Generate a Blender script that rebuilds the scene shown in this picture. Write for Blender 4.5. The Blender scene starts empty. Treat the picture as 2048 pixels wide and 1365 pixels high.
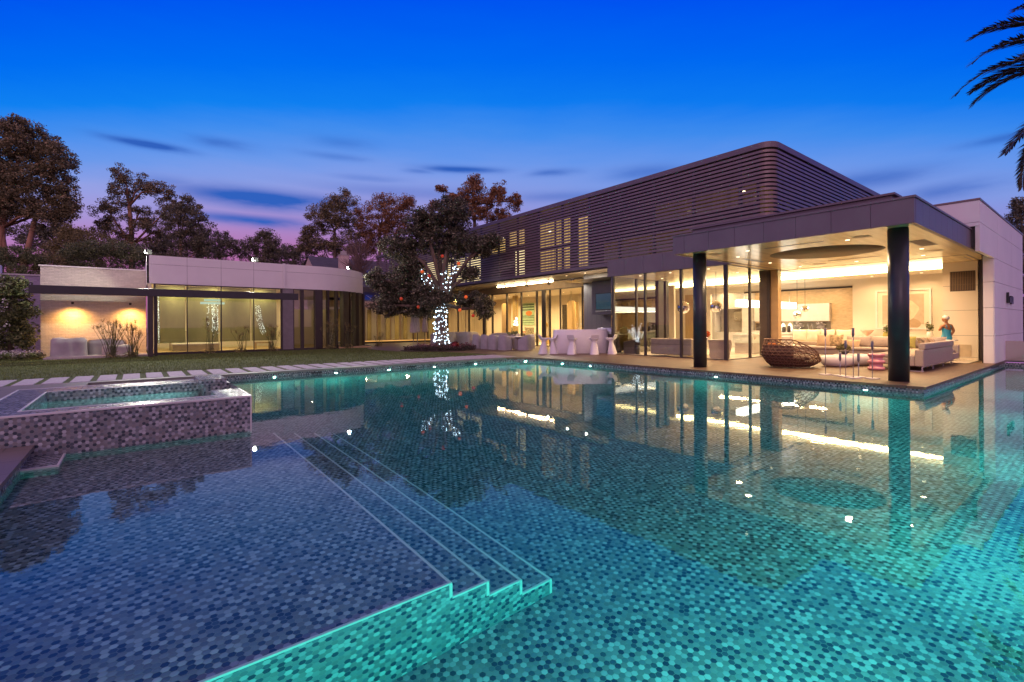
import bpy, bmesh, math, random
import numpy as np
from mathutils import Vector, Matrix

random.seed(7)
RNG = np.random.default_rng(11)
S = bpy.context.scene
COL = S.collection
PI = math.pi
# axes of the place: X runs along the garden side of the pool, Y along the front of the house, Z up, deck at z = 0
HEAD = math.radians(51.97)                       # heading of the camera
FWD = np.array([math.cos(HEAD), math.sin(HEAD), 0.0])
RGT = np.array([math.sin(HEAD), -math.cos(HEAD), 0.0])
ZW = -0.16                                       # water level

WORLD = {}                                       # things whose parts are written in place, not round their own base
# ---------------------------------------------------------------- mesh builder
class MB:
    def __init__(s):
        s.v = []; s.f = []; s.m = []; s.sm = []
    def add(s, vs, fs, mi=0, smooth=False):
        o = len(s.v)
        s.v.extend([tuple(map(float, p)) for p in vs])
        for f in fs:
            s.f.append(tuple(i + o for i in f)); s.m.append(mi); s.sm.append(smooth)
        return s
    def box(s, x0, y0, z0, x1, y1, z1, mi=0):
        x0, x1 = min(x0, x1), max(x0, x1); y0, y1 = min(y0, y1), max(y0, y1); z0, z1 = min(z0, z1), max(z0, z1)
        v = [(x0,y0,z0),(x1,y0,z0),(x1,y1,z0),(x0,y1,z0),(x0,y0,z1),(x1,y0,z1),(x1,y1,z1),(x0,y1,z1)]
        return s.add(v, [(0,3,2,1),(4,5,6,7),(0,1,5,4),(1,2,6,5),(2,3,7,6),(3,0,4,7)], mi)
    def obox(s, c, half, rz=0.0, tilt=None, mi=0):
        M = Matrix.Rotation(rz, 3, 'Z')
        if tilt is not None: M = M @ tilt
        hx, hy, hz = half
        v = [tuple(Vector(c) + M @ Vector((a*hx, b*hy, d*hz))) for d in (-1,1) for a, b in ((-1,-1),(1,-1),(1,1),(-1,1))]
        return s.add(v, [(0,3,2,1),(4,5,6,7),(0,1,5,4),(1,2,6,5),(2,3,7,6),(3,0,4,7)], mi)
    def quad(s, a, b, c, d, mi=0):
        return s.add([a,b,c,d], [(0,1,2,3)], mi)
    def prism(s, poly, z0, z1, mi=0, top=True, bottom=True, smooth=False):
        n = len(poly); v = [(x,y,z0) for x,y in poly] + [(x,y,z1) for x,y in poly]
        f = [(i,(i+1)%n,n+(i+1)%n,n+i) for i in range(n)]
        s.add(v, f, mi, smooth)
        if top: s.add([(x,y,z1) for x,y in poly], [tuple(range(n))], mi)
        if bottom: s.add([(x,y,z0) for x,y in poly], [tuple(range(n-1,-1,-1))], mi)
        return s
    def tube(s, pts, r, n=6, mi=0, caps=True, closed=False):
        pts = [Vector(p) for p in pts]; m = len(pts)
        rs = r if hasattr(r, '__len__') else [r]*m
        vs = []; prev = None
        for i, p in enumerate(pts):
            if closed: t = pts[(i+1) % m] - pts[i-1]
            else: t = pts[min(i+1, m-1)] - pts[max(i-1, 0)]
            if t.length < 1e-9: t = Vector((0,0,1))
            t.normalize()
            if prev is None:
                a = Vector((0,0,1)) if abs(t.z) < .9 else Vector((1,0,0))
                nrm = t.cross(a).normalized()
            else:
                nrm = prev - t*prev.dot(t)
                nrm = nrm.normalized() if nrm.length > 1e-6 else t.orthogonal().normalized()
            prev = nrm; b = t.cross(nrm)
            for k in range(n):
                an = 2*PI*k/n
                vs.append(p + (nrm*math.cos(an) + b*math.sin(an))*rs[i])
        f = []
        for i in range(m if closed else m-1):
            j = (i+1) % m
            for k in range(n):
                f.append((i*n+k, i*n+(k+1)%n, j*n+(k+1)%n, j*n+k))
        if caps and not closed:
            f.append(tuple(range(n-1,-1,-1))); f.append(tuple((m-1)*n+k for k in range(n)))
        return s.add(vs, f, mi, True)
    def lathe(s, prof, n=24, c=(0,0,0), mi=0, mod=None, smooth=True, sx=1.0, sy=1.0):
        vs = []; m = len(prof)
        for i, (r, z) in enumerate(prof):
            for k in range(n):
                a = 2*PI*k/n; rr = r*(mod(a, z) if mod else 1.0)
                vs.append((c[0]+rr*math.cos(a)*sx, c[1]+rr*math.sin(a)*sy, c[2]+z))
        f = [(i*n+k, i*n+(k+1)%n, (i+1)*n+(k+1)%n, (i+1)*n+k) for i in range(m-1) for k in range(n)]
        f.append(tuple(range(n-1,-1,-1))); f.append(tuple((m-1)*n+k for k in range(n)))
        return s.add(vs, f, mi, smooth)
    def ball(s, c, r, nu=14, nv=8, mi=0):
        rx, ry, rz = r if hasattr(r, '__len__') else (r, r, r)
        vs = [(c[0],c[1],c[2]-rz)]
        for i in range(1, nv):
            t = PI*i/nv
            for k in range(nu):
                a = 2*PI*k/nu
                vs.append((c[0]+rx*math.sin(t)*math.cos(a), c[1]+ry*math.sin(t)*math.sin(a), c[2]-rz*math.cos(t)))
        vs.append((c[0],c[1],c[2]+rz)); L = len(vs)-1
        f = [(0, 1+(k+1)%nu, 1+k) for k in range(nu)]
        for i in range(nv-2):
            for k in range(nu):
                a = 1+i*nu+k; b = 1+i*nu+(k+1)%nu
                f.append((a, b, b+nu, a+nu))
        o = 1+(nv-2)*nu
        f += [(o+k, o+(k+1)%nu, L) for k in range(nu)]
        return s.add(vs, f, mi, True)
    def build(s, name, mats, parent=None, bevel=0.0, seg=2, uv=False, sub=0, smooth=None):
        me = bpy.data.meshes.new(name)
        me.from_pydata(s.v, [], s.f)
        mats = mats if isinstance(mats, (list, tuple)) else [mats]
        for m in mats: me.materials.append(m)
        me.polygons.foreach_set('material_index', s.m)
        me.polygons.foreach_set('use_smooth', s.sm if smooth is None else [smooth]*len(s.f))
        if uv:
            ul = me.uv_layers.new(name='metres')
            co = np.empty(len(me.vertices)*3); me.vertices.foreach_get('co', co); co = co.reshape(-1,3)
            for p in me.polygons:
                n = p.normal; ax = max(range(3), key=lambda i: abs(n[i]))
                for li in p.loop_indices:
                    c = co[me.loops[li].vertex_index]
                    ul.data[li].uv = (c[0], c[1]) if ax == 2 else ((c[1], c[2]) if ax == 0 else (c[0], c[2]))
        me.update()
        o = bpy.data.objects.new(name, me); COL.objects.link(o)
        if parent is not None:
            o.parent = parent
            if parent.name in WORLD: o.matrix_parent_inverse = WORLD[parent.name]
        if bevel:
            b = o.modifiers.new('edges', 'BEVEL'); b.width = bevel; b.segments = seg; b.limit_method = 'ANGLE'; b.angle_limit = math.radians(40)
            b.harden_normals = False
        if sub:
            q = o.modifiers.new('soft', 'SUBSURF'); q.levels = sub; q.render_levels = sub
        return o

def tag(o, label=None, cat=None, group=None, kind=None):
    if label: o['label'] = label
    if cat: o['category'] = cat
    if group: o['group'] = group
    if kind: o['kind'] = kind
    return o
def empty(name, loc=(0,0,0), rz=0.0, label=None, cat=None, group=None):
    o = bpy.data.objects.new(name, None); COL.objects.link(o)
    o.location = loc; o.rotation_euler = (0,0,rz); o.empty_display_size = .2
    return tag(o, label, cat, group)
def place(name, loc, label, cat, group=None):
    o = empty(name, loc, 0, label, cat, group); WORLD[o.name] = Matrix.Translation(Vector(loc)).inverted(); return o
def kids(o): return [c for c in bpy.data.objects if c.parent == o]
def dup(src, loc=None, rz=None, label=None, parent=None, tree=None, scale=None):
    """a copy of a thing, its parts and their sub-parts (meshes shared)"""
    c = src.copy(); COL.objects.link(c)
    if parent is not None: c.parent = parent
    if loc is not None: c.location = loc
    if rz is not None: c.rotation_euler = (0,0,rz)
    if scale is not None: c.scale = (scale,)*3
    if label: c['label'] = label
    for ch in kids(src): dup(ch, parent=c)
    return c
def struct(mb, name, mats, **k):
    return tag(mb.build(name, mats, **k), kind='structure')

# ---------------------------------------------------------------- materials
def newmat(name):
    m = bpy.data.materials.new(name); m.use_nodes = True
    nt = m.node_tree; nt.nodes.clear()
    out = nt.nodes.new('ShaderNodeOutputMaterial')
    return m, nt, out
def nd(nt, typ, **kw):
    n = nt.nodes.new(typ)
    for k, v in kw.items(): setattr(n, k, v)
    return n
def lk(nt, a, b): nt.links.new(a, b)
def math_(nt, op, a, b=None, c=None):
    n = nd(nt, 'ShaderNodeMath', operation=op)
    for i, x in enumerate((a, b, c)):
        if x is None: continue
        if isinstance(x, (int, float)): n.inputs[i].default_value = x
        else: lk(nt, x, n.inputs[i])
    return n.outputs[0]
def vmath(nt, op, a, b=None):
    n = nd(nt, 'ShaderNodeVectorMath', operation=op)
    for i, x in enumerate((a, b)):
        if x is None: continue
        if isinstance(x, (tuple, list)): n.inputs[i].default_value = x
        else: lk(nt, x, n.inputs[i])
    return n.outputs['Value'] if op in ('LENGTH','DOT_PRODUCT','DISTANCE') else n.outputs[0]
def mixc(nt, fac, a, b, blend='MIX'):
    n = nd(nt, 'ShaderNodeMix', data_type='RGBA', blend_type=blend)
    if isinstance(fac, (int, float)): n.inputs[0].default_value = fac
    else: lk(nt, fac, n.inputs[0])
    for i, x in ((6, a), (7, b)):
        if isinstance(x, (tuple, list)): n.inputs[i].default_value = (*x[:3], 1)
        else: lk(nt, x, n.inputs[i])
    return n.outputs[2]
def ramp(nt, fac, stops, interp='LINEAR'):
    n = nd(nt, 'ShaderNodeValToRGB'); cr = n.color_ramp; cr.interpolation = interp
    while len(cr.elements) > 1: cr.elements.remove(cr.elements[-1])
    for i, (p, c) in enumerate(stops):
        e = cr.elements[0] if i == 0 else cr.elements.new(p)
        e.position = p; e.color = (*c[:3], 1) if hasattr(c, '__len__') else (c, c, c, 1)
    lk(nt, fac, n.inputs[0]); return n.outputs[0]
def noise(nt, vec, scale, detail=3, rough=.55, dist=0.0):
    n = nd(nt, 'ShaderNodeTexNoise'); n.inputs['Scale'].default_value = scale; n.inputs['Detail'].default_value = detail
    n.inputs['Roughness'].default_value = rough; n.inputs['Distortion'].default_value = dist
    if vec is not None: lk(nt, vec, n.inputs['Vector'])
    return n.outputs[0]
def coord(nt, which='Object'): return nd(nt, 'ShaderNodeTexCoord').outputs[which]
def mapping(nt, vec, scale=(1,1,1), rot=(0,0,0), loc=(0,0,0)):
    n = nd(nt, 'ShaderNodeMapping'); n.inputs['Scale'].default_value = scale; n.inputs['Rotation'].default_value = rot; n.inputs['Location'].default_value = loc
    lk(nt, vec, n.inputs['Vector']); return n.outputs[0]
def bump(nt, h, strength, dist=.01):
    n = nd(nt, 'ShaderNodeBump'); n.inputs['Strength'].default_value = strength; n.inputs['Distance'].default_value = dist
    lk(nt, h, n.inputs['Height']); return n.outputs[0]
def princ(nt, out, col, rough=.5, metal=0.0, nrm=None, **k):
    p = nd(nt, 'ShaderNodeBsdfPrincipled')
    if isinstance(col, (tuple, list)): p.inputs['Base Color'].default_value = (*col[:3], 1)
    else: lk(nt, col, p.inputs['Base Color'])
    if isinstance(rough, (int, float)): p.inputs['Roughness'].default_value = rough
    else: lk(nt, rough, p.inputs['Roughness'])
    p.inputs['Metallic'].default_value = metal
    if nrm is not None: lk(nt, nrm, p.inputs['Normal'])
    for kk, v in k.items():
        p.inputs[kk.replace('_', ' ')].default_value = v
    lk(nt, p.outputs[0], out.inputs[0]); return p

def plain(name, col, rough=.5, metal=0.0, var=.12, scale=4.0, bmp=0.0, bscale=None, stretch=(1,1,1), **k):
    """one surface with a soft uneven tone and an optional fine relief"""
    m, nt, out = newmat(name)
    v = mapping(nt, coord(nt), scale=stretch)
    f = noise(nt, v, scale, 4)
    a = tuple(c*(1-var) for c in col); b = tuple(min(1, c*(1+var)) for c in col)
    c = ramp(nt, f, [(.3, a), (.7, b)])
    nrm = bump(nt, noise(nt, v, bscale or scale*6, 3), bmp) if bmp else None
    rr = math_(nt, 'MULTIPLY_ADD', f, .18, rough-.09)
    princ(nt, out, c, rr, metal, nrm, **k); return m
def emit(name, col, strength):
    m, nt, out = newmat(name)
    e = nd(nt, 'ShaderNodeEmission'); e.inputs[0].default_value = (*col, 1); e.inputs[1].default_value = strength
    lk(nt, e.outputs[0], out.inputs[0]); return m
def glass(name, tint=(1,1,1), ior=1.5, glossmul=1.0, rough=0.0):
    m, nt, out = newmat(name)
    t = nd(nt, 'ShaderNodeBsdfTransparent'); t.inputs[0].default_value = (*tint, 1)
    g = nd(nt, 'ShaderNodeBsdfGlossy'); g.inputs['Roughness'].default_value = rough; g.inputs[0].default_value = (1,1,1,1)
    ge = nd(nt, 'ShaderNodeNewGeometry')             # reflectance of a thin pane, the same from both sides
    cs = math_(nt, 'ABSOLUTE', vmath(nt, 'DOT_PRODUCT', ge.outputs['Normal'], ge.outputs['Incoming']))
    r0 = ((ior-1)/(ior+1))**2
    f = math_(nt, 'MULTIPLY_ADD', math_(nt, 'POWER', math_(nt, 'SUBTRACT', 1.0, cs), 5.0), 1-r0, r0)
    f = math_(nt, 'MINIMUM', math_(nt, 'MULTIPLY', f, glossmul), 1.0)
    mx = nd(nt, 'ShaderNodeMixShader'); lk(nt, f, mx.inputs[0]); lk(nt, t.outputs[0], mx.inputs[1]); lk(nt, g.outputs[0], mx.inputs[2])
    lk(nt, mx.outputs[0], out.inputs[0]); return m
def leafmat(name, c0, c1, c2=None, rough=.55, trans=.25):
    """leaves: every leaf its own tone between the given colours"""
    m, nt, out = newmat(name)
    g = nd(nt, 'ShaderNodeNewGeometry')
    st = [(0, c0), (.75, c1)] + ([(1.0, c2)] if c2 else [])
    c = ramp(nt, g.outputs['Random Per Island'], st)
    p = nd(nt, 'ShaderNodeBsdfPrincipled'); lk(nt, c, p.inputs['Base Color']); p.inputs['Roughness'].default_value = rough
    tr = nd(nt, 'ShaderNodeBsdfTranslucent'); lk(nt, c, tr.inputs[0])
    mx = nd(nt, 'ShaderNodeMixShader'); mx.inputs[0].default_value = trans
    lk(nt, p.outputs[0], mx.inputs[1]); lk(nt, tr.outputs[0], mx.inputs[2]); lk(nt, mx.outputs[0], out.inputs[0]); return m

def hex_tiles(name, w=.047, rough=.22):
    """mosaic of small hexagons in mixed greys, each tile its own tone, with light grout"""
    m, nt, out = newmat(name)
    uv = coord(nt, 'UV')
    s = w/1.1547                                 # across flats; regular hexagon, flat edges above and below
    p = vmath(nt, 'MULTIPLY', uv, (1/s, 1/s, 0))
    p = vmath(nt, 'ADD', p, (173.2051*4, 400.0, 0))
    R = (1.7320508, 1.0, 1.0); H = (0.8660254, 0.5, 0.5)
    a = vmath(nt, 'SUBTRACT', vmath(nt, 'MODULO', p, R), H)
    b = vmath(nt, 'SUBTRACT', vmath(nt, 'MODULO', vmath(nt, 'SUBTRACT', p, H), R), H)
    za = vmath(nt, 'MULTIPLY', a, (1,1,0)); zb = vmath(nt, 'MULTIPLY', b, (1,1,0))
    less = math_(nt, 'LESS_THAN', vmath(nt, 'LENGTH', za), vmath(nt, 'LENGTH', zb))
    mx = nd(nt, 'ShaderNodeMix', data_type='VECTOR'); lk(nt, less, mx.inputs[0]); lk(nt, zb, mx.inputs[4]); lk(nt, za, mx.inputs[5])
    gv = mx.outputs[1]
    idv = vmath(nt, 'SUBTRACT', p, gv)
    ids = vmath(nt, 'MULTIPLY', idv, (2.0/1.7320508, 2.0, 0))
    idr = vmath(nt, 'FLOOR', vmath(nt, 'ADD', ids, (.5,.5,0)))
    wn = nd(nt, 'ShaderNodeTexWhiteNoise', noise_dimensions='3D'); lk(nt, idr, wn.inputs['Vector'])
    ag = vmath(nt, 'ABSOLUTE', gv)
    d = math_(nt, 'MAXIMUM', vmath(nt, 'DOT_PRODUCT', ag, (.8660254, .5, 0)), nd_y(nt, ag))
    # mixed so that no two pale and no two dark tiles touch: three interleaved sets of hexagons
    s3 = nd(nt, 'ShaderNodeSeparateXYZ'); lk(nt, idr, s3.inputs[0])
    q3 = math_(nt, 'FLOOR', math_(nt, 'ADD', math_(nt, 'MULTIPLY', math_(nt, 'SUBTRACT', math_(nt, 'MULTIPLY', s3.outputs[0], 3.0), s3.outputs[1]), .5), 3000.5))
    c3 = math_(nt, 'FLOOR', math_(nt, 'ADD', math_(nt, 'MODULO', q3, 3.0), .5))
    pale = ramp(nt, wn.outputs['Value'], [(0, (.31,.325,.355)), (.34, (.40,.415,.44)), (.56, (.22,.225,.235)), (.76, (.17,.185,.205)), (.93, (.03,.045,.06))], 'CONSTANT')
    dark = ramp(nt, wn.outputs['Value'], [(0, (.03,.046,.062)), (.34, (.055,.075,.092)), (.6, (.13,.145,.16)), (.78, (.18,.178,.18)), (.93, (.36,.37,.39))], 'CONSTANT')
    midt = ramp(nt, wn.outputs['Value'], [(0, (.172,.168,.168)), (.3, (.19,.2,.215)), (.55, (.14,.165,.195)), (.74, (.06,.078,.098)), (.87, (.34,.35,.375))], 'CONSTANT')
    tile = mixc(nt, math_(nt, 'COMPARE', c3, 1.0, .4), midt, dark); tile = mixc(nt, math_(nt, 'COMPARE', c3, 2.0, .4), tile, pale)
    wn2 = nd(nt, 'ShaderNodeTexWhiteNoise', noise_dimensions='3D'); lk(nt, vmath(nt, 'ADD', idr, (7.3,2.1,0)), wn2.inputs['Vector'])
    tile = mixc(nt, .5, tile, ramp(nt, wn2.outputs['Value'], [(0, .62), (1, 1.0)]), 'MULTIPLY')
    grout = math_(nt, 'GREATER_THAN', d, .465)
    col = mixc(nt, grout, tile, (.17,.165,.16))
    edge = math_(nt, 'SMOOTH_MIN', math_(nt, 'MULTIPLY', math_(nt, 'SUBTRACT', .5, d), 6.0), 1.0, .3)
    princ(nt, out, col, math_(nt, 'MULTIPLY_ADD', grout, .4, rough), 0, bump(nt, edge, .35, .004)); return m
def nd_y(nt, vec):
    sx = nd(nt, 'ShaderNodeSeparateXYZ'); lk(nt, vec, sx.inputs[0]); return sx.outputs[1]

def planks(name, c1, c2, grout, w=1.2, h=.3, rough=.5, rot=0.0, mort=.006, bmp=.15, streak=10):
    m, nt, out = newmat(name)
    v = mapping(nt, coord(nt), rot=(0,0,rot))
    b = nd(nt, 'ShaderNodeTexBrick'); lk(nt, v, b.inputs['Vector'])
    b.inputs['Scale'].default_value = 1; b.inputs['Brick Width'].default_value = w; b.inputs['Row Height'].default_value = h
    b.inputs['Mortar Size'].default_value = mort; b.inputs['Mortar Smooth'].default_value = .1
    b.inputs['Color1'].default_value = (*c1,1); b.inputs['Color2'].default_value = (*c2,1); b.inputs['Mortar'].default_value = (*grout,1)
    f = noise(nt, mapping(nt, v, scale=(1, 14, 14)), streak*.25, 4)
    c = mixc(nt, .55, b.outputs[0], ramp(nt, f, [(.25, .55), (.75, 1.0)]), 'MULTIPLY')
    g = noise(nt, v, 1.1, 3)
    c = mixc(nt, .35, c, ramp(nt, g, [(.3, .62), (.7, 1.0)]), 'MULTIPLY')
    princ(nt, out, c, math_(nt, 'MULTIPLY_ADD', f, .2, rough-.1), 0, bump(nt, math_(nt, 'SUBTRACT', math_(nt, 'MULTIPLY', f, .3), b.outputs[1]), bmp, .004)); return m

def bricks(name, col, w=.24, h=.075, vertical='x'):
    m, nt, out = newmat(name)
    sx = nd(nt, 'ShaderNodeSeparateXYZ'); lk(nt, coord(nt), sx.inputs[0])
    cx = nd(nt, 'ShaderNodeCombineXYZ'); lk(nt, sx.outputs[0 if vertical == 'x' else 1], cx.inputs[0]); lk(nt, sx.outputs[2], cx.inputs[1])
    v = cx.outputs[0]
    b = nd(nt, 'ShaderNodeTexBrick'); lk(nt, v, b.inputs['Vector'])
    b.inputs['Scale'].default_value = 1; b.inputs['Brick Width'].default_value = w; b.inputs['Row Height'].default_value = h
    b.inputs['Mortar Size'].default_value = .008; b.inputs['Mortar Smooth'].default_value = .6
    b.inputs['Color1'].default_value = (*col,1); b.inputs['Color2'].default_value = (*[c*.86 for c in col],1); b.inputs['Mortar'].default_value = (*[c*.8 for c in col],1)
    f = noise(nt, v, 9, 5)
    c = mixc(nt, .4, b.outputs[0], ramp(nt, f, [(.3, .7), (.7, 1.0)]), 'MULTIPLY')
    princ(nt, out, c, .8, 0, bump(nt, math_(nt, 'SUBTRACT', math_(nt, 'MULTIPLY', f, .8), b.outputs[1]), .8, .018)); return m

M = {}
M['tile'] = hex_tiles('hexagon mosaic')
M['trim'] = plain('pale mosaic trim', (.55,.53,.52), .35, bmp=.1)
M['coping'] = plain('grey stone coping', (.16,.155,.13), .55, var=.2, scale=3, bmp=.15)
M['deck'] = planks('brown plank paving', (.155,.09,.05), (.12,.068,.038), (.045,.028,.018), 1.2, .3, .5, rot=PI/2, mort=.011)
M['deck2'] = planks('large dark paving', (.2,.155,.14), (.17,.135,.12), (.07,.06,.05), 1.2, .6, .55)
M['slab'] = plain('pale stone slab', (.44,.4,.41), .75, var=.22, scale=14, bmp=.35, bscale=60)
M['white'] = plain('white wall panel', (.72,.69,.68), .55, var=.05, scale=.8, bmp=.03)
M['groove'] = plain('dark panel joint', (.06,.055,.055), .7)
M['bronze'] = plain('bronze metal', (.19,.135,.14), .42, .3, var=.1, scale=2)
M['bronze_dark'] = plain('dark bronze metal', (.045,.036,.034), .4, .3, var=.12)
M['fascia'] = plain('bronze fascia metal', (.15,.115,.135), .45, .25, var=.09, scale=1.2)
M['anthracite'] = plain('anthracite metal', (.028,.03,.034), .35, .2, var=.1)
M['black'] = plain('black metal', (.012,.012,.013), .4)
M['ceiling'] = plain('warm lacquered ceiling', (.8,.64,.37), .2, var=.1, scale=1.1, stretch=(.35,5,1))
M['wallwarm'] = plain('cream plaster', (.74,.66,.54), .7, var=.04, scale=1)
M['travertine'] = plain('travertine', (.66,.5,.3), .5, var=.14, scale=5, bmp=.08, stretch=(1,1,3))
M['floor_in'] = plain('pale stone floor', (.6,.54,.45), .18, var=.08, scale=1.5)
M['oak'] = plain('oak panelling', (.42,.29,.14), .45, var=.22, scale=5, bmp=.08, stretch=(6,6,.35))
M['cabinet'] = plain('white lacquer cabinet', (.74,.72,.68), .25, var=.03)
M['marble'] = plain('veined white marble', (.7,.68,.65), .15, var=.16, scale=3)
M['panelgrey'] = planks('charcoal board cladding', (.17,.17,.175), (.15,.15,.155), (.06,.06,.06), 6.0, .33, .5, rot=0, mort=.005)
M['glass'] = glass('window glass', (.95,.97,.94), 1.5)
M['glass_green'] = glass('tinted window glass', (.78,.82,.68), 1.5, 1.3)
M['glass_bronze'] = glass('bronze mirror glass', (.42,.36,.16), 2.6, 1.0)
M['mirrorball'] = plain('polished chrome', (.85,.84,.82), .04, 1.0, var=.02)
M['chrome'] = plain('brushed steel', (.6,.6,.62), .25, 1.0, var=.05)
M['plastic'] = plain('white moulded plastic', (.74,.72,.72), .4, var=.03)
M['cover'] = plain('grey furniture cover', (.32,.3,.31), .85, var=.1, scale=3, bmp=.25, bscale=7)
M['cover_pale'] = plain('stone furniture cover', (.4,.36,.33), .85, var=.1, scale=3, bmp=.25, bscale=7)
M['sofa'] = plain('taupe weave', (.33,.27,.22), .9, var=.1, scale=30, bmp=.2, bscale=220)
M['cushion'] = plain('tan cushion', (.42,.3,.18), .9, var=.12, scale=4, bmp=.2, bscale=60)
M['cushion_cream'] = plain('cream cushion', (.6,.52,.4), .9, var=.1, scale=4, bmp=.2, bscale=60)
M['cushion_green'] = plain('olive cushion', (.3,.27,.07), .9, var=.12, scale=4, bmp=.2, bscale=60)
M['cushion_rust'] = plain('rust cushion', (.38,.12,.035), .9, var=.15, scale=4, bmp=.2, bscale=60)
M['cushion_print'] = plain('mottled cushion', (.3,.22,.12), .9, var=.75, scale=9, bmp=.2, bscale=60)
M['wicker'] = plain('brown wicker', (.13,.06,.03), .55, var=.4, scale=20, bmp=.3)
M['ottoman'] = plain('pale moulded shell', (.62,.57,.54), .35, var=.05)
M['pink'] = plain('pink glazed ceramic', (.58,.24,.26), .22, var=.12, scale=8)
M['leaf_oak'] = leafmat('evergreen oak leaf', (.03,.035,.022), (.15,.145,.09), (.40,.34,.23), trans=.35)
M['leaf_euc'] = leafmat('eucalyptus leaf', (.06,.06,.032), (.25,.215,.105), (.46,.32,.17))
M['leaf_brown'] = leafmat('autumn leaf', (.12,.06,.028), (.36,.18,.08), (.48,.28,.12))
M['leaf_green'] = leafmat('garden leaf', (.045,.065,.028), (.17,.2,.075), (.3,.31,.13))
M['leaf_olive'] = leafmat('olive leaf', (.09,.08,.028), (.26,.21,.08), (.34,.28,.12))
M['leaf_dark'] = leafmat('dark leaf', (.05,.055,.035), (.19,.18,.105), (.32,.26,.15))
M['palm'] = leafmat('palm leaflet', (.025,.03,.018), (.075,.07,.045), (.12,.1,.07), trans=.15)
M['petal'] = leafmat('white petal', (.5,.46,.48), (.66,.62,.64), (.7,.7,.7))
M['petal_red'] = leafmat('bed flower', (.06,.03,.025), (.25,.1,.12), (.45,.25,.28))
M['bark'] = plain('grey brown bark', (.13,.095,.07), .9, var=.35, scale=6, bmp=.6, stretch=(1,1,.3))
M['bark_pale'] = plain('pale bark', (.3,.16,.1), .85, var=.3, scale=3, bmp=.4, stretch=(1,1,.3))
M['stem'] = plain('reed stem', (.09,.1,.04), .7, var=.3, scale=20)
M['umbel'] = leafmat('reed umbel', (.1,.085,.04), (.26,.2,.1), trans=.3)
M['soil'] = plain('dark soil', (.05,.035,.025), .95, var=.4, scale=20, bmp=.6)
M['parasol'] = plain('folded canvas', (.55,.5,.5), .85, var=.12, scale=6, bmp=.25)
M['slate'] = planks('slate roof', (.085,.07,.085), (.06,.05,.06), (.03,.025,.03), .4, .22, .6)
M['stucco'] = plain('peach stucco', (.55,.42,.36), .85, var=.06, bmp=.2, bscale=40)
M['solar'] = plain('solar cell', (.02,.025,.07), .15, .2, var=.1)
M['skin'] = plain('tanned skin', (.36,.15,.06), .5, var=.08, scale=8)
M['swimsuit'] = plain('turquoise swimsuit', (.03,.27,.4), .45, var=.1, scale=9)
M['cap'] = plain('silver swim cap', (.6,.58,.52), .3, .3, var=.15, scale=25)
M['curtain'] = None
# ================================================================ SETTING: ground, pool, deck, lawn
def arc(cx, cy, r, a0, a1, n=10):
    return [(cx + r*math.cos(math.radians(a0 + (a1-a0)*i/n)), cy + r*math.sin(math.radians(a0 + (a1-a0)*i/n))) for i in range(n+1)]
PU0, PU1, PV0, PV1 = -1.0, 13.45, .05, 16.15      # pool: garden part
CHU, CHV = 24.4, 2.7                              # pool: channel along the lounge
R_C = 1.2
pool_poly = [(PU0,PV0),(CHU,PV0),(CHU,CHV),(PU1,CHV)] + arc(PU1-R_C, PV1-R_C, R_C, 0, 90) + [(PU0,PV1),(PU0,11.2),(1.2,11.2),(1.2,8.15),(PU0,8.15)]

g = MB()
B = 700
for (x0,y0,x1,y1) in ((-B,-B,-8,B),(-8,-B,B,-4),(-8,16.4,B,B),(25.2,-4,B,16.4),(14.2,3.4,25.2,16.4)):
    g.quad((x0,y0,-.07),(x1,y0,-.07),(x1,y1,-.07),(x0,y1,-.07))
struct(g, 'ground', plain('earth', (.06,.05,.035), .95, var=.3, scale=.5))

# ---- pool shell (tiles): floor, walls, sun shelf and four steps
FL = -1.28
p = MB()
p.quad((-1.2,-.2,FL),(24.6,-.2,FL),(24.6,16.6,FL),(-1.2,16.6,FL))
def wall_run(mb, poly, z0, z1, flip=False):
    for a, b in zip(poly[:-1], poly[1:]):
        q = [(a[0],a[1],z0),(b[0],b[1],z0),(b[0],b[1],z1),(a[0],a[1],z1)]
        mb.quad(*(q[::-1] if flip else q))
ZT = -.052
run = [(PU0,8.1),(PU0,PV0),(CHU,PV0),(CHU,CHV),(PU1,CHV)] + arc(PU1-R_C, PV1-R_C, R_C, 0, 90) + [(PU0,PV1),(PU0,11.2)]
wall_run(p, run, FL, ZT)
pool = struct(p, 'pool', M['tile'], uv=True)
st = MB()
steps = [(-.5, 1.65), (-.69, 1.95), (-.88, 2.25), (-1.08, 2.55)]
SV0, SV1 = 2.78, 8.05
u_prev = PU0
for i, (z, u) in enumerate(steps):
    st.quad((u_prev,SV0,z),(u,SV0,z),(u,SV1,z),(u_prev,SV1,z))
    zn = steps[i+1][0] if i < 3 else FL
    st.quad((u,SV0,zn),(u,SV1,zn),(u,SV1,z),(u,SV0,z))
    st.quad((u_prev,SV0,FL),(u,SV0,FL),(u,SV0,z),(u_prev,SV0,z))
    st.quad((u_prev,SV1,z),(u,SV1,z),(u,SV1,FL),(u_prev,SV1,FL))
    u_prev = u
shelf = tag(st.build('pool_steps', M['tile'], parent=pool, uv=True), kind='structure')
tr = MB()
for i, (z, u) in enumerate(steps):
    tr.box(u-.02, SV0-.004, z-.018, u+.004, SV1, z+.004)
    u_p = PU0 if i == 0 else steps[i-1][1]
    tr.box(u_p+.004, SV0-.004, z-.018, u-.02, SV0+.02, z+.004)
    zn = steps[i+1][0] if i < 3 else FL
    tr.box(u-.02, SV0-.005, zn+.005, u+.005, SV0+.02, z-.018)
tag(tr.build('step_trim', M['trim'], parent=shelf, bevel=.004), kind='structure')
lg = MB(); lg.box(PU0, 7.38, FL, -.7, 8.03, ZW+.018)
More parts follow.
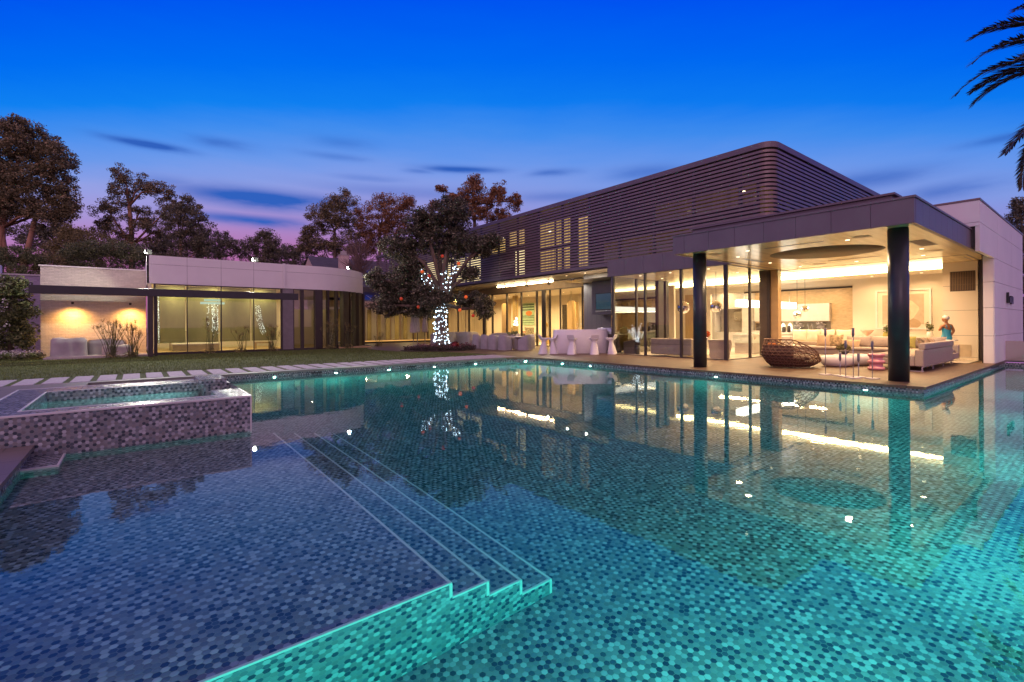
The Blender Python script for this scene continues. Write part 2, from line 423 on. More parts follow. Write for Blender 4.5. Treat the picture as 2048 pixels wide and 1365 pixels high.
tag(lg.build('tiled_ledge', M['tile'], parent=pool, uv=True), kind='structure')
lt = MB(); lt.box(-.712, 7.37, ZW-.01, -.69, 8.02, ZW+.022); lt.box(PU0, 7.37, ZW-.01, -.712, 7.39, ZW+.022)
tag(lt.build('ledge_trim', M['trim'], parent=pool), kind='structure')
sk = MB()                                        # dark skimmer slots in the tile band
for u in (4.4, 7.75, 10.25): sk.box(u, PV1-.006, -.135, u+.36, PV1+.02, -.09)
sk.box(22.0, CHV-.006, -.135, 23.4, CHV+.02, -.075)
tag(sk.build('skimmer_slot', M['black'], parent=pool), kind='structure')

# ---- water
m, nt, out = newmat('pool water')
ns = noise(nt, mapping(nt, coord(nt), scale=(1,1,.2)), 2.2, 3, .5)
ns2 = noise(nt, coord(nt), 9, 2, .5)
hgt = math_(nt, 'ADD', ns, math_(nt, 'MULTIPLY', ns2, .25))
pw = princ(nt, out, (1,1,1), 0.0, 0, bump(nt, hgt, .022, .05), Transmission_Weight=1.0, IOR=1.33)
va = nd(nt, 'ShaderNodeVolumeAbsorption'); va.inputs[0].default_value = (.03,.91,.93,1); va.inputs[1].default_value = .44
lk(nt, va.outputs[0], out.inputs['Volume'])
M['water'] = m
w = MB()
e = .03
wp = [(PU0-e,PV0-e),(CHU+e,PV0-e),(CHU+e,CHV+e),(PU1+e,CHV+e)] + arc(PU1-R_C, PV1-R_C, R_C+e, 0, 90) + [(PU0-e,PV1+e),(PU0-e,11.2-e),(1.2+e,11.2-e),(1.2+e,8.15+e),(PU0-e,8.15+e)]
w.prism(wp, FL-.05, ZW)
water = struct(w, 'water', M['water'])

# ---- deck sheets, coping
LB = [(13.1,17.0),(13.25,18.5),(13.15,20.5),(12.75,22.4),(12.0,23.5),(11.2,24.4),(10.9,26.5),(11.1,28.6),(12.4,31.0),(12.9,33.0),(12.9,60)]   # lawn / terrace line
d = MB()
d.prism([(PU1-.035,CHV-.035),(60,CHV-.035),(60,60)] + LB[::-1] + [(12.3,16.6)] + arc(PU1-R_C, PV1-R_C, R_C-.035, 86, 0), -.06, 0)
struct(d, 'terrace', M['deck'])
cp = MB()
cp.prism([(-1.36,16.115),(12.25,16.115)] + arc(PU1-R_C, PV1-R_C, R_C-.035, 90, 87, 2) + [(12.3,16.5),(-1.36,16.5)], -.06, .004)
cp.prism([(-1.36,11.3),(-.965,11.3),(-.965,16.115),(-1.36,16.115)], -.06, .004)
struct(cp, 'pool_edge', M['coping'], bevel=.006)
fe = MB(); fe.prism([(-6,-6),(60,-6),(60,.085),(-.965,.085),(-.965,8.05),(-1.6,8.05),(-1.6,11.3),(-1.36,11.3),(-1.36,16.5),(-3.2,16.5),(-3.2,12),(-9,12)], -.05, .0)
struct(fe, 'pavement', M['deck2'])

# ---- lawn
m, nt, out = newmat('mown lawn')
c = coord(nt)
f = noise(nt, c, 45, 5, .75); f2 = noise(nt, c, 1.3, 3)
col = ramp(nt, f, [(.3, (.025,.04,.006)), (.55, (.1,.14,.018)), (.75, (.2,.23,.04))])
col = mixc(nt, .6, col, ramp(nt, f2, [(.3, .6), (.7, 1.1)]), 'MULTIPLY')
princ(nt, out, col, .9, 0, bump(nt, f, 1.0, .03)); M['lawn'] = m
la = MB()
la.prism([(-40,16.5),(12.2,16.5)] + LB[:9] + [(12.4,36),(-40,36)], -.06, -.008)
lawn = struct(la, 'lawn', M['lawn'])
# blades that stand out of the sheet
gb = MB()
n = 60000
gx = RNG.uniform(-9, 12.6, n); gy = RNG.uniform(18.2, 29.2, n)
keep = (gx < 10.8) | ((gy < 23) & (gx < 13 - np.maximum(0, gy-20.5)*.25))
gx = gx[keep]; gy = gy[keep]; n = len(gx)
an = RNG.uniform(0, 2*PI, n); hh = RNG.uniform(.025, .055, n); ww = RNG.uniform(.004, .008, n); lx = RNG.normal(0, .018, n); ly = RNG.normal(0, .018, n)
V = np.empty((n,3,3)); V[:,0] = np.c_[gx-np.cos(an)*ww, gy-np.sin(an)*ww, np.full(n,-.01)]; V[:,1] = np.c_[gx+np.cos(an)*ww, gy+np.sin(an)*ww, np.full(n,-.01)]; V[:,2] = np.c_[gx+lx, gy+ly, hh]
def tri_mesh(name, V, mat, parent=None):
    k = V.shape[1]; n = V.shape[0]
    me = bpy.data.meshes.new(name); me.vertices.add(n*k); me.vertices.foreach_set('co', V.reshape(-1))
    me.loops.add(n*k); me.loops.foreach_set('vertex_index', np.arange(n*k, dtype=np.int32))
    me.polygons.add(n); me.polygons.foreach_set('loop_start', np.arange(0, n*k, k, dtype=np.int32))
    try: me.polygons.foreach_set('loop_total', np.full(n, k, dtype=np.int32))
    except Exception: pass
    me.materials.append(mat); me.update(calc_edges=True); me.validate()
    o = bpy.data.objects.new(name, me); COL.objects.link(o)
    if parent is not None:
        o.parent = parent
        if parent.name in WORLD: o.matrix_parent_inverse = WORLD[parent.name]
    return o
M['blade'] = leafmat('grass blade', (.025,.045,.006), (.11,.15,.02), (.2,.24,.05))
tag(tri_mesh('grass', V, M['blade']), kind='stuff', label='short green grass of the lawn')

# ---- stone slabs set in the grass along the pool
sb = MB(); sb.box(-.19, -.9, -.03, .19, .9, .012)
slab0 = None
for i in range(31):
    u = -2.72 + i*.52
    if slab0 is None:
        slab0 = sb.build('paving_slab', M['slab'], bevel=.006); o = slab0
        tag(o, 'long pale stone slab laid across the grass strip beside the pool', 'paving slab', 'stone slabs set side by side in the grass along the pool')
    else:
        o = slab0.copy(); COL.objects.link(o)
    yl = 17.4 if u < 12 else 17.4 - (u-12)*.1
    o.location = (u, yl + random.uniform(-.012,.012), random.uniform(-.002,.002))

# ---- raised spa
spa = place('spa_tub', (-.13, 9.65, 0), 'raised hot tub clad in grey hexagon mosaic at the pool edge', 'hot tub')
SZ = .37
sp = MB()
x0, x1, y0, y1 = -1.55, 1.34, 8.02, 11.3; a0, a1, b0, b1 = -1.13, .94, 8.4, 10.62
def ringwall(mb):
    mb.quad((x0,y0,FL),(x1,y0,FL),(x1,y0,SZ),(x0,y0,SZ)); mb.quad((x1,y0,FL),(x1,y1,FL),(x1,y1,SZ),(x1,y0,SZ))
    mb.quad((x1,y1,FL),(x0,y1,FL),(x0,y1,SZ),(x1,y1,SZ)); mb.quad((x0,y1,FL),(x0,y0,FL),(x0,y0,SZ),(x0,y1,SZ))
    mb.quad((a0,b0,-.5),(a0,b0,SZ),(a1,b0,SZ),(a1,b0,-.5)); mb.quad((a0,b1,-.5),(a1,b1,-.5),(a1,b1,SZ),(a0,b1,SZ))
    mb.quad((a0,b0,-.5),(a0,b1,-.5),(a0,b1,SZ),(a0,b0,SZ)); mb.quad((a0,b0,-.5),(a1,b0,-.5),(a1,b1,-.5),(a0,b1,-.5))
    # right wall with the spillway notch
    s0, s1, zs = 9.1, 10.1, .2
    for (q0,q1) in ((b0,s0),(s1,b1)): mb.quad((a1,q1,-.5),(a1,q0,-.5),(a1,q0,SZ),(a1,q1,SZ))
    mb.quad((a1,s1,-.5),(a1,s0,-.5),(a1,s0,zs),(a1,s1,zs)); mb.quad((a1,s0,zs),(x1,s0,zs),(x1,s1,zs),(a1,s1,zs))
    mb.quad((a1,s0,zs),(a1,s0,SZ),(x1,s0,SZ),(x1,s0,zs)); mb.quad((a1,s1,zs),(x1,s1,zs),(x1,s1,SZ),(a1,s1,SZ))
    z = SZ
    mb.quad((x0,y0,z),(x1,y0,z),(x1,b0,z),(x0,b0,z)); mb.quad((x0,b1,z),(x1,b1,z),(x1,y1,z),(x0,y1,z))
    mb.quad((x0,b0,z),(a0,b0,z),(a0,b1,z),(x0,b1,z)); mb.quad((a1,b0,z),(x1,b0,z),(x1,s0,z),(a1,s0,z)); mb.quad((a1,s1,z),(x1,s1,z),(x1,b1,z),(a1,b1,z))
ringwall(sp)
body = sp.build('tub_wall', M['tile'], spa, uv=True)
s2 = MB()
t = .012
for (q0,q1,q2,q3) in ((x0-t,y0-.004,x1+.004,y0+.02),(x0-t,y1-.02,x1+.004,y1+.004),(x0-t,y0+.02,x0+.02,y1-.02),(a0-.03,b0,a0-.002,b1),(a0,b1+.002,a1,b1+.03),(a0-.03,b0-.03,a1,b0-.002)):
    s2.box(q0,q1,SZ-.022,q2,q3,SZ+.004)
s2.box(x1-.016,y0-.004,ZW-.1,x1+.004,y0+.016,SZ-.022)
s2.box(x1-.02,y0+.02,SZ-.022,x1+.004,9.1,SZ+.004); s2.box(x1-.02,10.1,SZ-.022,x1+.004,y1-.02,SZ+.004)
s2.build('edge_trim', M['trim'], spa, bevel=.003)
s3 = MB(); s3.box(.86,10.06,SZ,1.28,11.0,SZ+.09); s3.build('spout_block', M['tile'], spa, uv=True)
s4 = MB(); s4.box(.95,9.2,.225,1.5,10.0,.24); s4.build('spillway_lip', M['glass'], spa)
m, nt, out = newmat('tub water')
princ(nt, out, (.75,.97,.95), 0.0, 0, bump(nt, noise(nt, coord(nt), 7, 3), .08, .04), Transmission_Weight=1.0, IOR=1.33)
s5 = MB(); s5.prism([(a0-.01,b0-.01),(a1+.01,b0-.01),(a1+.01,b1+.01),(a0-.01,b1+.01)], -.52, .212); s5.build('tub_water', m, spa)

# ---- lamps in the pool walls
def area_light(name, loc, direction, power, color, size, shape='DISK', spread=180, size_y=None):
    L = bpy.data.lights.new(name, 'AREA'); L.shape = shape; L.size = size; L.energy = power; L.color = color; L.spread = math.radians(spread)
    if size_y: L.shape = 'RECTANGLE'; L.size_y = size_y
    o = bpy.data.objects.new(name, L); COL.objects.link(o); o.location = loc
    o.rotation_euler = Vector(direction).to_track_quat('-Z', 'Y').to_euler()
    return o
M['lens'] = emit('lit pool lens', (.8,1.0,.72), 55)
def pool_light(x, y, dx, dy, label, power):
    t = empty('pool_light', (x, y, -.26), math.atan2(dy, dx), label, 'pool light', 'round lights in the pool wall under the water line')
    q = MB(); q.tube([(-.02,0,0),(.012,0,0)], .06, 16); q.build('rim', M['chrome'], t)
    q = MB(); q.tube([(.0,0,0),(.016,0,0)], .042, 16); q.build('lens', M['lens'], t)
    area_light('pool_glow', (x+dx*.03, y+dy*.03, -.26), (dx, dy, -.25), power, (.24,1.0,.74), .09)
names = ['beside the hot tub','second along from the hot tub','third along from the hot tub','fourth along from the hot tub','fifth along, before the lit tree']
for u, nm in zip((3.32,5.2,7.05,8.87,10.73), names):
    pool_light(u, PV1-.01, 0, -1, 'round pool light in the lawn side wall, ' + nm, 75)
c45 = (PU1-R_C + R_C*math.cos(PI/4), PV1-R_C + R_C*math.sin(PI/4))
pool_light(c45[0]-.01, c45[1]-.01, -.7071, -.7071, 'round pool light in the rounded far corner of the pool', 75)
for v, nm in zip((13.9,12.4,7.43,3.75), ('below the bar stools','below the bar counter','below the nest chair','nearest the pool corner below the front column')):
    pool_light(PU1-.01, v, -1, 0, 'round pool light in the terrace side wall ' + nm, 75)
for u in (-.55, .55, 2.7, 5.4, 8.6, 12.0, 16.0, 20.5):  # row out of view; the first is added to brighten the tub's submerged wall
    pool_light(u, PV0+.01, 0, 1, 'unseen round pool light in the near pool wall under the camera', 48 if u < 1 else 95)
area_light('tub_glow', (a1-.03, 9.6, -.15), (-1,0,0), 80, (.35,1.0,.9), .1)
# ================================================================ MAIN HOUSE
HZ = 3.66                                        # soffit height
def curtain_mat(name, col, em=None):
    m, nt, out = newmat(name)
    sx = nd(nt, 'ShaderNodeSeparateXYZ'); lk(nt, coord(nt), sx.inputs[0])
    f = noise(nt, mapping(nt, coord(nt), scale=(6,6,.05)), 2.5, 3)
    c = ramp(nt, f, [(.3, tuple(x*.7 for x in col)), (.7, col)])
    p = nd(nt, 'ShaderNodeBsdfPrincipled'); lk(nt, c, p.inputs['Base Color']); p.inputs['Roughness'].default_value = .9
    tr = nd(nt, 'ShaderNodeBsdfTranslucent'); lk(nt, c, tr.inputs[0])
    mx = nd(nt, 'ShaderNodeMixShader'); mx.inputs[0].default_value = .45
    lk(nt, p.outputs[0], mx.inputs[1]); lk(nt, tr.outputs[0], mx.inputs[2]); lk(nt, mx.outputs[0], out.inputs[0]); return m
M['curtain'] = curtain_mat('cream curtain', (.72,.62,.42))
M['curtain_ochre'] = curtain_mat('ochre curtain', (.5,.37,.17))
def lit_window(name, col, s, fold=7.0, lo=.35):
    m, nt, out = newmat(name)
    f = noise(nt, mapping(nt, coord(nt), scale=(fold,fold,.06)), 1.6, 3)
    g = noise(nt, coord(nt), .5, 2)
    c = ramp(nt, f, [(.3, tuple(x*lo for x in col)), (.68, col)])
    c = mixc(nt, .7, c, ramp(nt, g, [(.3, .55), (.7, 1.0)]), 'MULTIPLY')
    e = nd(nt, 'ShaderNodeEmission'); lk(nt, c, e.inputs[0]); e.inputs[1].default_value = s
    gl = nd(nt, 'ShaderNodeBsdfGlossy'); gl.inputs['Roughness'].default_value = .05; gl.inputs[0].default_value = (.06,.06,.06,1)
    ad = nd(nt, 'ShaderNodeAddShader'); lk(nt, e.outputs[0], ad.inputs[0]); lk(nt, gl.outputs[0], ad.inputs[1]); lk(nt, ad.outputs[0], out.inputs[0]); return m
M['win_bright'] = lit_window('brightly lit window', (1.0,.8,.4), 1.5, 5, .7)
M['win_warm'] = lit_window('warm lit window', (1.0,.62,.2), .85)
M['win_dim'] = lit_window('dim lit window', (.6,.32,.1), .14)
M['cove'] = emit('cove light', (1.0,.8,.36), 17)
M['downlight'] = emit('downlight', (1.0,.8,.5), 3.5)
M['lampwhite'] = emit('white lamp', (1.0,.93,.8), 5)
WARM = (1.0,.64,.33)

house = place('modern_house', (20.5, 9.3, 0), 'two storey modern house with bronze louvre screen above glass walls and a deep poolside canopy', 'house')

# ---- louvre screen round the upper floor
LU, LV, LR, LZ0, LZ1 = 18.0, 7.8, .45, 4.36, 7.95
ob = [(LU, 44.0)] + [(LU, LV+LR)] + arc(LU+LR, LV+LR, LR, 180, 270, 8)[1:] + [(31.0, LV)]
def off(poly, t):
    """the run of the screen moved inwards by t"""
    return [(LU+t, 44.0), (LU+t, LV+LR)] + arc(LU+LR, LV+LR, LR-t, 180, 270, 8)[1:] + [(31.0, LV+t)]
def ribbon(mb, z0, z1, t0, t1, mi=0):
    a = off(ob, t0); b = off(ob, t1); n = len(a)
    for i in range(n-1):
        mb.add([(*a[i],z0),(*a[i+1],z0),(*a[i+1],z1),(*a[i],z1)], [(3,2,1,0)], mi)
        mb.add([(*b[i],z0),(*b[i+1],z0),(*b[i+1],z1),(*b[i],z1)], [(0,1,2,3)], mi)
        mb.add([(*a[i],z1),(*a[i+1],z1),(*b[i+1],z1),(*b[i],z1)], [(3,2,1,0)], mi)
        mb.add([(*a[i],z0),(*a[i+1],z0),(*b[i+1],z0),(*b[i],z0)], [(0,1,2,3)], mi)
lv = MB()
ns = 22; pit = (LZ1-.22-LZ0)/ns
for i in range(ns):
    z = LZ0 + .06 + i*pit
    ribbon(lv, z, z+.092, 0, .04)
screen = lv.build('louvre_screen', M['bronze'], house)
for v in np.arange(9.0, 44, 1.93):               # posts behind the slats
    po = MB(); po.box(LU+.05, v-.06, LZ0, LU+.14, v+.06, LZ1-.1); po.build('screen_post', M['black'], house)
for u in np.arange(19.2, 31, 1.93):
    po = MB(); po.box(u-.1, LV+.05, LZ0, u+.1, LV+.14, LZ1-.1); po.build('screen_post', M['black'], house)
rf = MB()
ribbon(rf, LZ1-.16, LZ1+.05, -.05, .3)
rf.prism([(LU+.3,44),(LU+.3,LV+LR)] + arc(LU+LR, LV+LR, LR-.3, 180, 270, 8)[1:] + [(31,LV+.3),(31,44)], LZ1-.1, LZ1+.03)
rf.build('roof', M['fascia'], house)
bt = MB(); ribbon(bt, LZ0-.16, LZ0+.02, -.03, .2)
bt.prism([(LU+.2,44),(LU+.2,LV+LR)] + arc(LU+LR, LV+LR, LR-.2, 180, 270, 8)[1:] + [(31,LV+.2),(31,44)], LZ0-.22, LZ0-.08)
bt.build('floor_edge', M['fascia'], house)
uw = MB(); uw.box(19.3, 9.1, 4.3, 19.5, 44, 7.85); uw.box(19.5, 9.1, 4.3, 31, 9.3, 7.85)
uw.build('upper_wall', M['bronze_dark'], house)
wins = [(17.72,18.62,4.35,7.25,'win_warm'),(19.25,20.42,5.95,7.4,'win_warm'),(20.55,21.85,5.95,7.4,'win_warm'),(19.3,20.3,4.35,6.0-.2,'win_warm'),(20.45,21.9,4.35,6.0-.2,'win_warm'),
        (23.3,24.25,4.45,6.2,'win_bright'),(23.3,24.85,6.45,7.4,'win_warm'),(25.3,28.5,6.25,7.15,'win_warm'),(28.2,29.5,4.5,6.3,'win_bright'),(29.7,31.5,4.5,6.4,'win_bright'),(31.9,33.6,4.45,6.6,'win_bright'),(34.2,37.0,4.45,6.6,'win_bright'),
        (8.95,13.6,6.15,7.0,'win_dim'),(10.2,16.8,4.5,5.7,'win_dim')]
for (a, b, z0, z1, mk) in wins:
    fr = MB()
    fr.box(19.27, a-.05, z0-.05, 19.3, b+.05, z0); fr.box(19.27, a-.05, z1, 19.3, b+.05, z1+.05); fr.box(19.27, a-.05, z0, 19.3, a, z1); fr.box(19.27, b, z0, 19.3, b+.05, z1)
    f = fr.build('window', M['black'], house)
    q = MB(); q.box(19.285, a, z0, 19.299, b, z1); q.build('pane', M[mk], f)
for (a, b, z0, z1) in ((19.9,21.0,5.0,7.0),(21.8,22.6,5.2,6.8),(23.6,24.3,5.2,6.6)):
    q = MB(); q.box(a, 9.06, z0, b, 9.09, z1); q.build('window', M['win_dim'], house)
for (u, v, z) in ((18.75,9.2,6.55),(18.75,12.2,6.5),(18.75,20.4,6.75),(18.75,24.8,7.0),(20.3,8.5,6.2)):
    q = MB(); q.box(u-.06, v-.06, z, u+.06, v+.06, z+.03); q.build('downlight', M['downlight'], house)

# ---- canopy over the lounge
CU0, CU1, CV0, CV1 = 13.72, 24.35, 2.9, 9.05
cc, cr = (17.4, 5.95), 1.55
def rect_hit(a):
    dx, dy = math.cos(a), math.sin(a); ts = []
    if dx > 1e-9: ts.append((CU1-.1-cc[0])/dx)
    if dx < -1e-9: ts.append((CU0+.1-cc[0])/dx)
    if dy > 1e-9: ts.append((CV1-.1-cc[1])/dy)
    if dy < -1e-9: ts.append((CV0+.1-cc[1])/dy)
    t = min(ts); return (cc[0]+dx*t, cc[1]+dy*t)
angs = sorted([2*PI*i/72 for i in range(72)] + [math.atan2(y-cc[1], x-cc[0]) % (2*PI) for x in (CU0+.1,CU1-.1) for y in (CV0+.1,CV1-.1)])
so = MB(); n = len(angs)
ins = [(cc[0]+cr*math.cos(a), cc[1]+cr*math.sin(a)) for a in angs]; outs = [rect_hit(a) for a in angs]
for i in range(n):
    j = (i+1) % n
    so.quad((*ins[i],HZ),(*ins[j],HZ),(*outs[j],HZ),(*outs[i],HZ))
can = MB()
PW = .82
v = CV0
def fascia_run(mb, axis, const, a, b, z0, z1, inward, th=.1, w=PW, gap=.008):
    """panels side by side along one edge"""
    x = a
    while x < b - .02:
        e = min(x+w, b)
        if axis == 'v': mb.box(const, x+gap/2, z0, const+inward*th, e-gap/2, z1)
        else: mb.box(x+gap/2, const, z0, e-gap/2, const+inward*th, z1)
        x = e
fascia_run(can, 'v', CU0, CV0, CV1, HZ-.02, 4.2, 1)
fascia_run(can, 'u', CV0, CU0+.1, 21.35, HZ-.02, 4.2, 1, w=.62)
fascia_run(can, 'u', CV1, CU0+.1, 18.0, HZ-.02, 4.2, -1)
can.box(CU0-.025, CV0-.025, 4.205, 21.35, CV1+.025, 4.255)
can.box(CU0+.03, CV0+.1, HZ+.5, CU0+.1, CV1-.1, 4.2, 1); can.box(CU0+.1, CV0+.03, HZ+.02, 21.3, CV0+.09, 4.2, 1)
can.box(14.5, 3.5, 4.255, 21.3, 8.8, 4.5); can.box(14.42, 3.42, 4.5, 21.3, 8.88, 4.55)
canopy = can.build('canopy_roof', [M['fascia'], M['groove']], house)
so.build('soffit', M['ceiling'], canopy)
dm = MB()
pr = [(cr, 0), (cr, .42)]
dm.lathe([(cr,0),(cr,.36),(cr*.98,.42),(.02,.46)], 72, (cc[0],cc[1],HZ))
dm.build('round_recess', plain('brown plaster', (.2,.14,.07), .8, var=.05), canopy)
for (a,b,c,d_) in ((14.93,5.15,15.05,6.71),(19.84,5.12,19.96,6.68),(16.7,8.12,18.25,8.3),(16.9,3.35,18.4,3.75)):
    vs = MB(); vs.box(a, b, HZ-.004, c, d_, HZ+.05); vs.build('ceiling_slot', M['black'], canopy)
gv = MB()
for k in range(9): gv.box(16.98+k*.155, 3.4, HZ-.012, 17.06+k*.155, 3.7, HZ-.002)
gv.build('ceiling_grille', M['bronze'], canopy)
M['speaker'] = plain('ceiling speaker cover', (.4,.31,.18), .5)
for (x,y) in ((14.85,8.25),(15.0,4.25),(19.85,3.7),(20.6,7.2)):
    sq = MB(); sq.box(x-.18, y-.18, HZ-.006, x+.18, y+.18, HZ-.001); sq.build('ceiling_panel', M['speaker'], canopy)
for (x,y) in ((15.01,7.25),(16.1,8.1),(18.7,8.2),(15.3,4.67),(19.0,3.85),(16.2,3.6),(20.9,4.2),(20.9,6.1),(20.9,8.0)):
    q = MB(); q.lathe([(.055,-.008),(.055,.0)], 14, (x,y,HZ)); q.build('downlight', M['downlight'], canopy)
    area_light('downlight_glow', (x,y,HZ-.012), (0,0,-1), 72, WARM, .16, spread=150)
for i, (x,y) in enumerate(((14.41,3.36),(14.38,8.5))):
    q = MB(); q.lathe([(.205,0),(.205,HZ-.04)], 40, (x,y,0)); q.lathe([(.2,HZ-.04),(.2,HZ-.002)], 40, (x,y,0))
    c = q.build('column', M['anthracite'], house)

# ---- lower fascia and roof over the glazed room
f2 = MB()
fascia_run(f2, 'v', 17.56, 9.06, 15.1, HZ-.02, 4.4, 1, th=.09, w=1.0)
f2.box(17.65, 9.06, HZ+.02, 31, 15.1, 4.36); f2.box(17.66, 15.0, HZ-.02, 19.5, 15.1, 4.4)
f2.build('room_fascia', M['fascia'], house)
cl = MB()
cl.quad((17.65,9.05,HZ),(24.0,9.05,HZ),(24.0,18.5,HZ),(17.65,18.5,HZ)); cl.box(24.0,3.3,HZ-.001,24.35,18.5,HZ+.05)
cl.quad((24.3,3.3,HZ+.12),(24.75,3.3,HZ+.12),(24.75,18.5,HZ+.12),(24.3,18.5,HZ+.12))
ceil = cl.build('ceiling', M['ceiling'], house)
for (x,y) in ((18.6,10.6),(18.6,12.4),(18.6,14.0),(21.0,10.6),(21.0,12.6),(20.6,14.2),(23.2,10.6),(23.2,13.0),(22.9,4.9),(22.9,6.6),(22.9,8.3)):
    q = MB(); q.lathe([(.055,-.008),(.055,.0)], 14, (x,y,HZ)); q.build('downlight', M['downlight'], ceil)
    area_light('downlight_glow', (x,y,HZ-.012), (0,0,-1), 72, WARM, .16, spread=150)
for (x,y) in ((27.2,5.4),(27.2,9.2),(27.2,11.0),(27.2,12.8),(27.0,14.6),(25.6,5.2),(25.6,6.9)):  # invented downlights, added to brighten the kitchen and the picture wall
    q = MB(); q.lathe([(.05,-.006),(.05,.004)], 12, (x,y,3.448)); q.build('downlight', M['downlight'], house)
    area_light('downlight_glow', (x,y,3.436), (0,0,-1), 36, WARM, .16, spread=150)
bk = MB(); bk.box(24.74, 4.32, 3.45, 28.5, 18.5, 3.9); bk.build('bulkhead', M['wallwarm'], house)
cv = MB(); cv.box(24.72, 4.33, 3.5, 24.738, 17.0, 3.76); cv.build('cove_light', M['cove'], house)
trk = MB(); trk.box(21.87,3.25,HZ-.006,21.93,9.3,HZ+.02); trk.box(21.93,3.25,HZ-.006,24.2,3.3,HZ+.02); trk.box(22.6,3.42,HZ-.006,24.2,3.46,HZ+.02)
trk.build('door_track', M['black'], house)

# ---- walls and floor of the lounge
fl = MB(); fl.box(21.9, 3.28, -.02, 28.5, 30, .006); fl.box(17.72, 9.42, -.02, 21.9, 18.4, .006); fl.box(21.0,18.4,-.02,21.9,45,.006)
fl.build('interior_floor', M['floor_in'], house)
fg = MB(); fg.box(21.87,3.25,.0,21.9,9.4,.012); fg.box(21.87,3.24,.0,24.2,3.28,.012); fg.build('floor_track', M['black'], house)
pw = MB()
for z0, z1 in ((.1,.895),(.905,1.835),(1.845,2.755),(2.765,3.655)): pw.box(24.3, 3.33, z0, 24.5, 4.32, z1)
pw.box(24.3,3.33,.0,24.5,4.32,.09); pw.box(24.31,3.33,.09,24.49,4.31,3.65,1)
panel = pw.build('cream_panel_wall', [M['wallwarm'], M['groove']], house)
gr = MB()
for k in range(15): gr.box(24.285, 3.42+k*.046, 2.58, 24.3, 3.445+k*.046, 3.28)
gr.box(24.292,3.4,2.56,24.2995,4.1,3.3,1); gr.box(24.28,3.4,2.8,24.29,4.1,2.808); gr.box(24.28,3.4,3.05,24.29,4.1,3.058)
gr.build('air_grille', [plain('brown grille', (.2,.13,.07), .5), M['bronze_dark']], panel)
vg = MB(); vg.box(24.285,3.52,.12,24.3,4.02,.56); vg.build('access_panel', plain('beige access panel', (.52,.42,.3), .6), panel)
jb = MB(); jb.box(24.05,3.1,0,24.35,3.27,HZ); jb.box(22.7,3.0,0,24.05,3.02,HZ); jb.build('door_jamb', M['bronze_dark'], house)
ww = MB()
ww.box(26.5, 3.3, 0, 26.7, 7.9, 3.45); ww.box(26.52, 7.9, 3.14, 26.7, 15.0, 3.45); ww.box(26.5, 15.0, 0, 26.7, 18.5, 3.45); ww.box(24.5,3.3,0,26.5,3.45,3.6)
ww.build('lounge_wall', M['wallwarm'], house)
tk = MB(); tk.box(26.46,7.9,3.05,26.55,13.0,3.135); tk.build('sliding_track', M['bronze_dark'], house)
kt = MB(); kt.box(28.3, 7.0, 0, 28.5, 18.5, 3.6); kt.box(26.7,6.9,0,28.3,7.0,3.6); kt.build('stone_wall', M['travertine'], house)
ow = MB(); ow.box(26.44, 15.85, .0, 26.5, 16.6, 3.15); ow.build('oak_door', M['oak'], house)
bw = MB(); bw.box(22.0, 17.6, 0, 26.5, 17.75, 3.6); bw.box(23.9, 15.7, 0, 24.05, 17.6, 3.6); bw.box(19.75,18.45,0,28,18.5,3.6); bw.build('rear_wall', M['wallwarm'], house)
mg = MB(); mg.box(17.75, 15.0, .02, 21.3, 15.03, HZ-.02)
mgo = mg.build('mirror_glass_wall', M['glass_bronze'], house)
mf = MB(); mf.box(19.55,14.95,0,19.65,15.0,HZ-.01); mf.box(21.3,14.9,0,21.75,15.1,HZ-.01); mf.box(21.95,14.9,0,22.2,15.1,HZ-.01); mf.build('dark_post', M['bronze_dark'], house)
bkd = MB(); bkd.box(17.8,15.05,0,21.3,15.09,HZ-.03); bkd.build('dark_room_wall', M['bronze_dark'], house)

# ---- glass walls of that room: frames and one part per pane
def glazing(parent, axis, const, edges, z0, z1, mat, fw=.045, fd=.07, fm='bronze_dark', name='window_frame'):
    """a run of fixed panes; edges = list of (position, post width)"""
    fr = MB()
    A = edges[0][0]; Bq = edges[-1][0]
    def bx(a, b, za, zb, dd):
        if axis == 'v': fr.box(const-dd, a, za, const+dd, b, zb)
        else: fr.box(a, const-dd, za, b, const+dd, zb)
    for (e, wd) in edges: bx(e-wd/2, e+wd/2, z0, z1, fd)
    for (e0, w0), (e1, w1) in zip(edges[:-1], edges[1:]):
        bx(e0+w0/2, e1-w1/2, z0, z0+fw, fd*.9); bx(e0+w0/2, e1-w1/2, z1-fw, z1, fd*.9)
    f = fr.build(name, M[fm], parent)
    for (e0, w0), (e1, w1) in zip(edges[:-1], edges[1:]):
        q = MB()
        if axis == 'v': q.quad((const,e0+w0/2,z0+fw),(const,e1-w1/2,z0+fw),(const,e1-w1/2,z1-fw),(const,e0+w0/2,z1-fw))
        else: q.quad((e0+w0/2,const,z0+fw),(e1-w1/2,const,z0+fw),(e1-w1/2,const,z1-fw),(e0+w0/2,const,z1-fw))
        q.build('window_pane', mat, f)
    return f
glazing(house, 'v', 17.68, [(9.37,.14),(11.28,.09),(13.05,.09),(14.85,.12)], 0.0, HZ, M['glass'], fw=.03, fd=.05)
glazing(house, 'u', 9.37, [(17.76,.02),(19.55,.1),(21.2,.03)], 0.0, HZ, M['glass'], fw=.025, fd=.04)
pl = MB(); pl.box(21.2, 9.3, 0, 21.55, 9.75, HZ); pl.build('pillar', M['bronze_dark'], house)
pl2 = MB(); pl2.box(21.25, 9.0, 0, 21.55, 9.298, HZ); pl2.build('pillar_lining', plain('tan metal', (.36,.24,.12), .4), house)
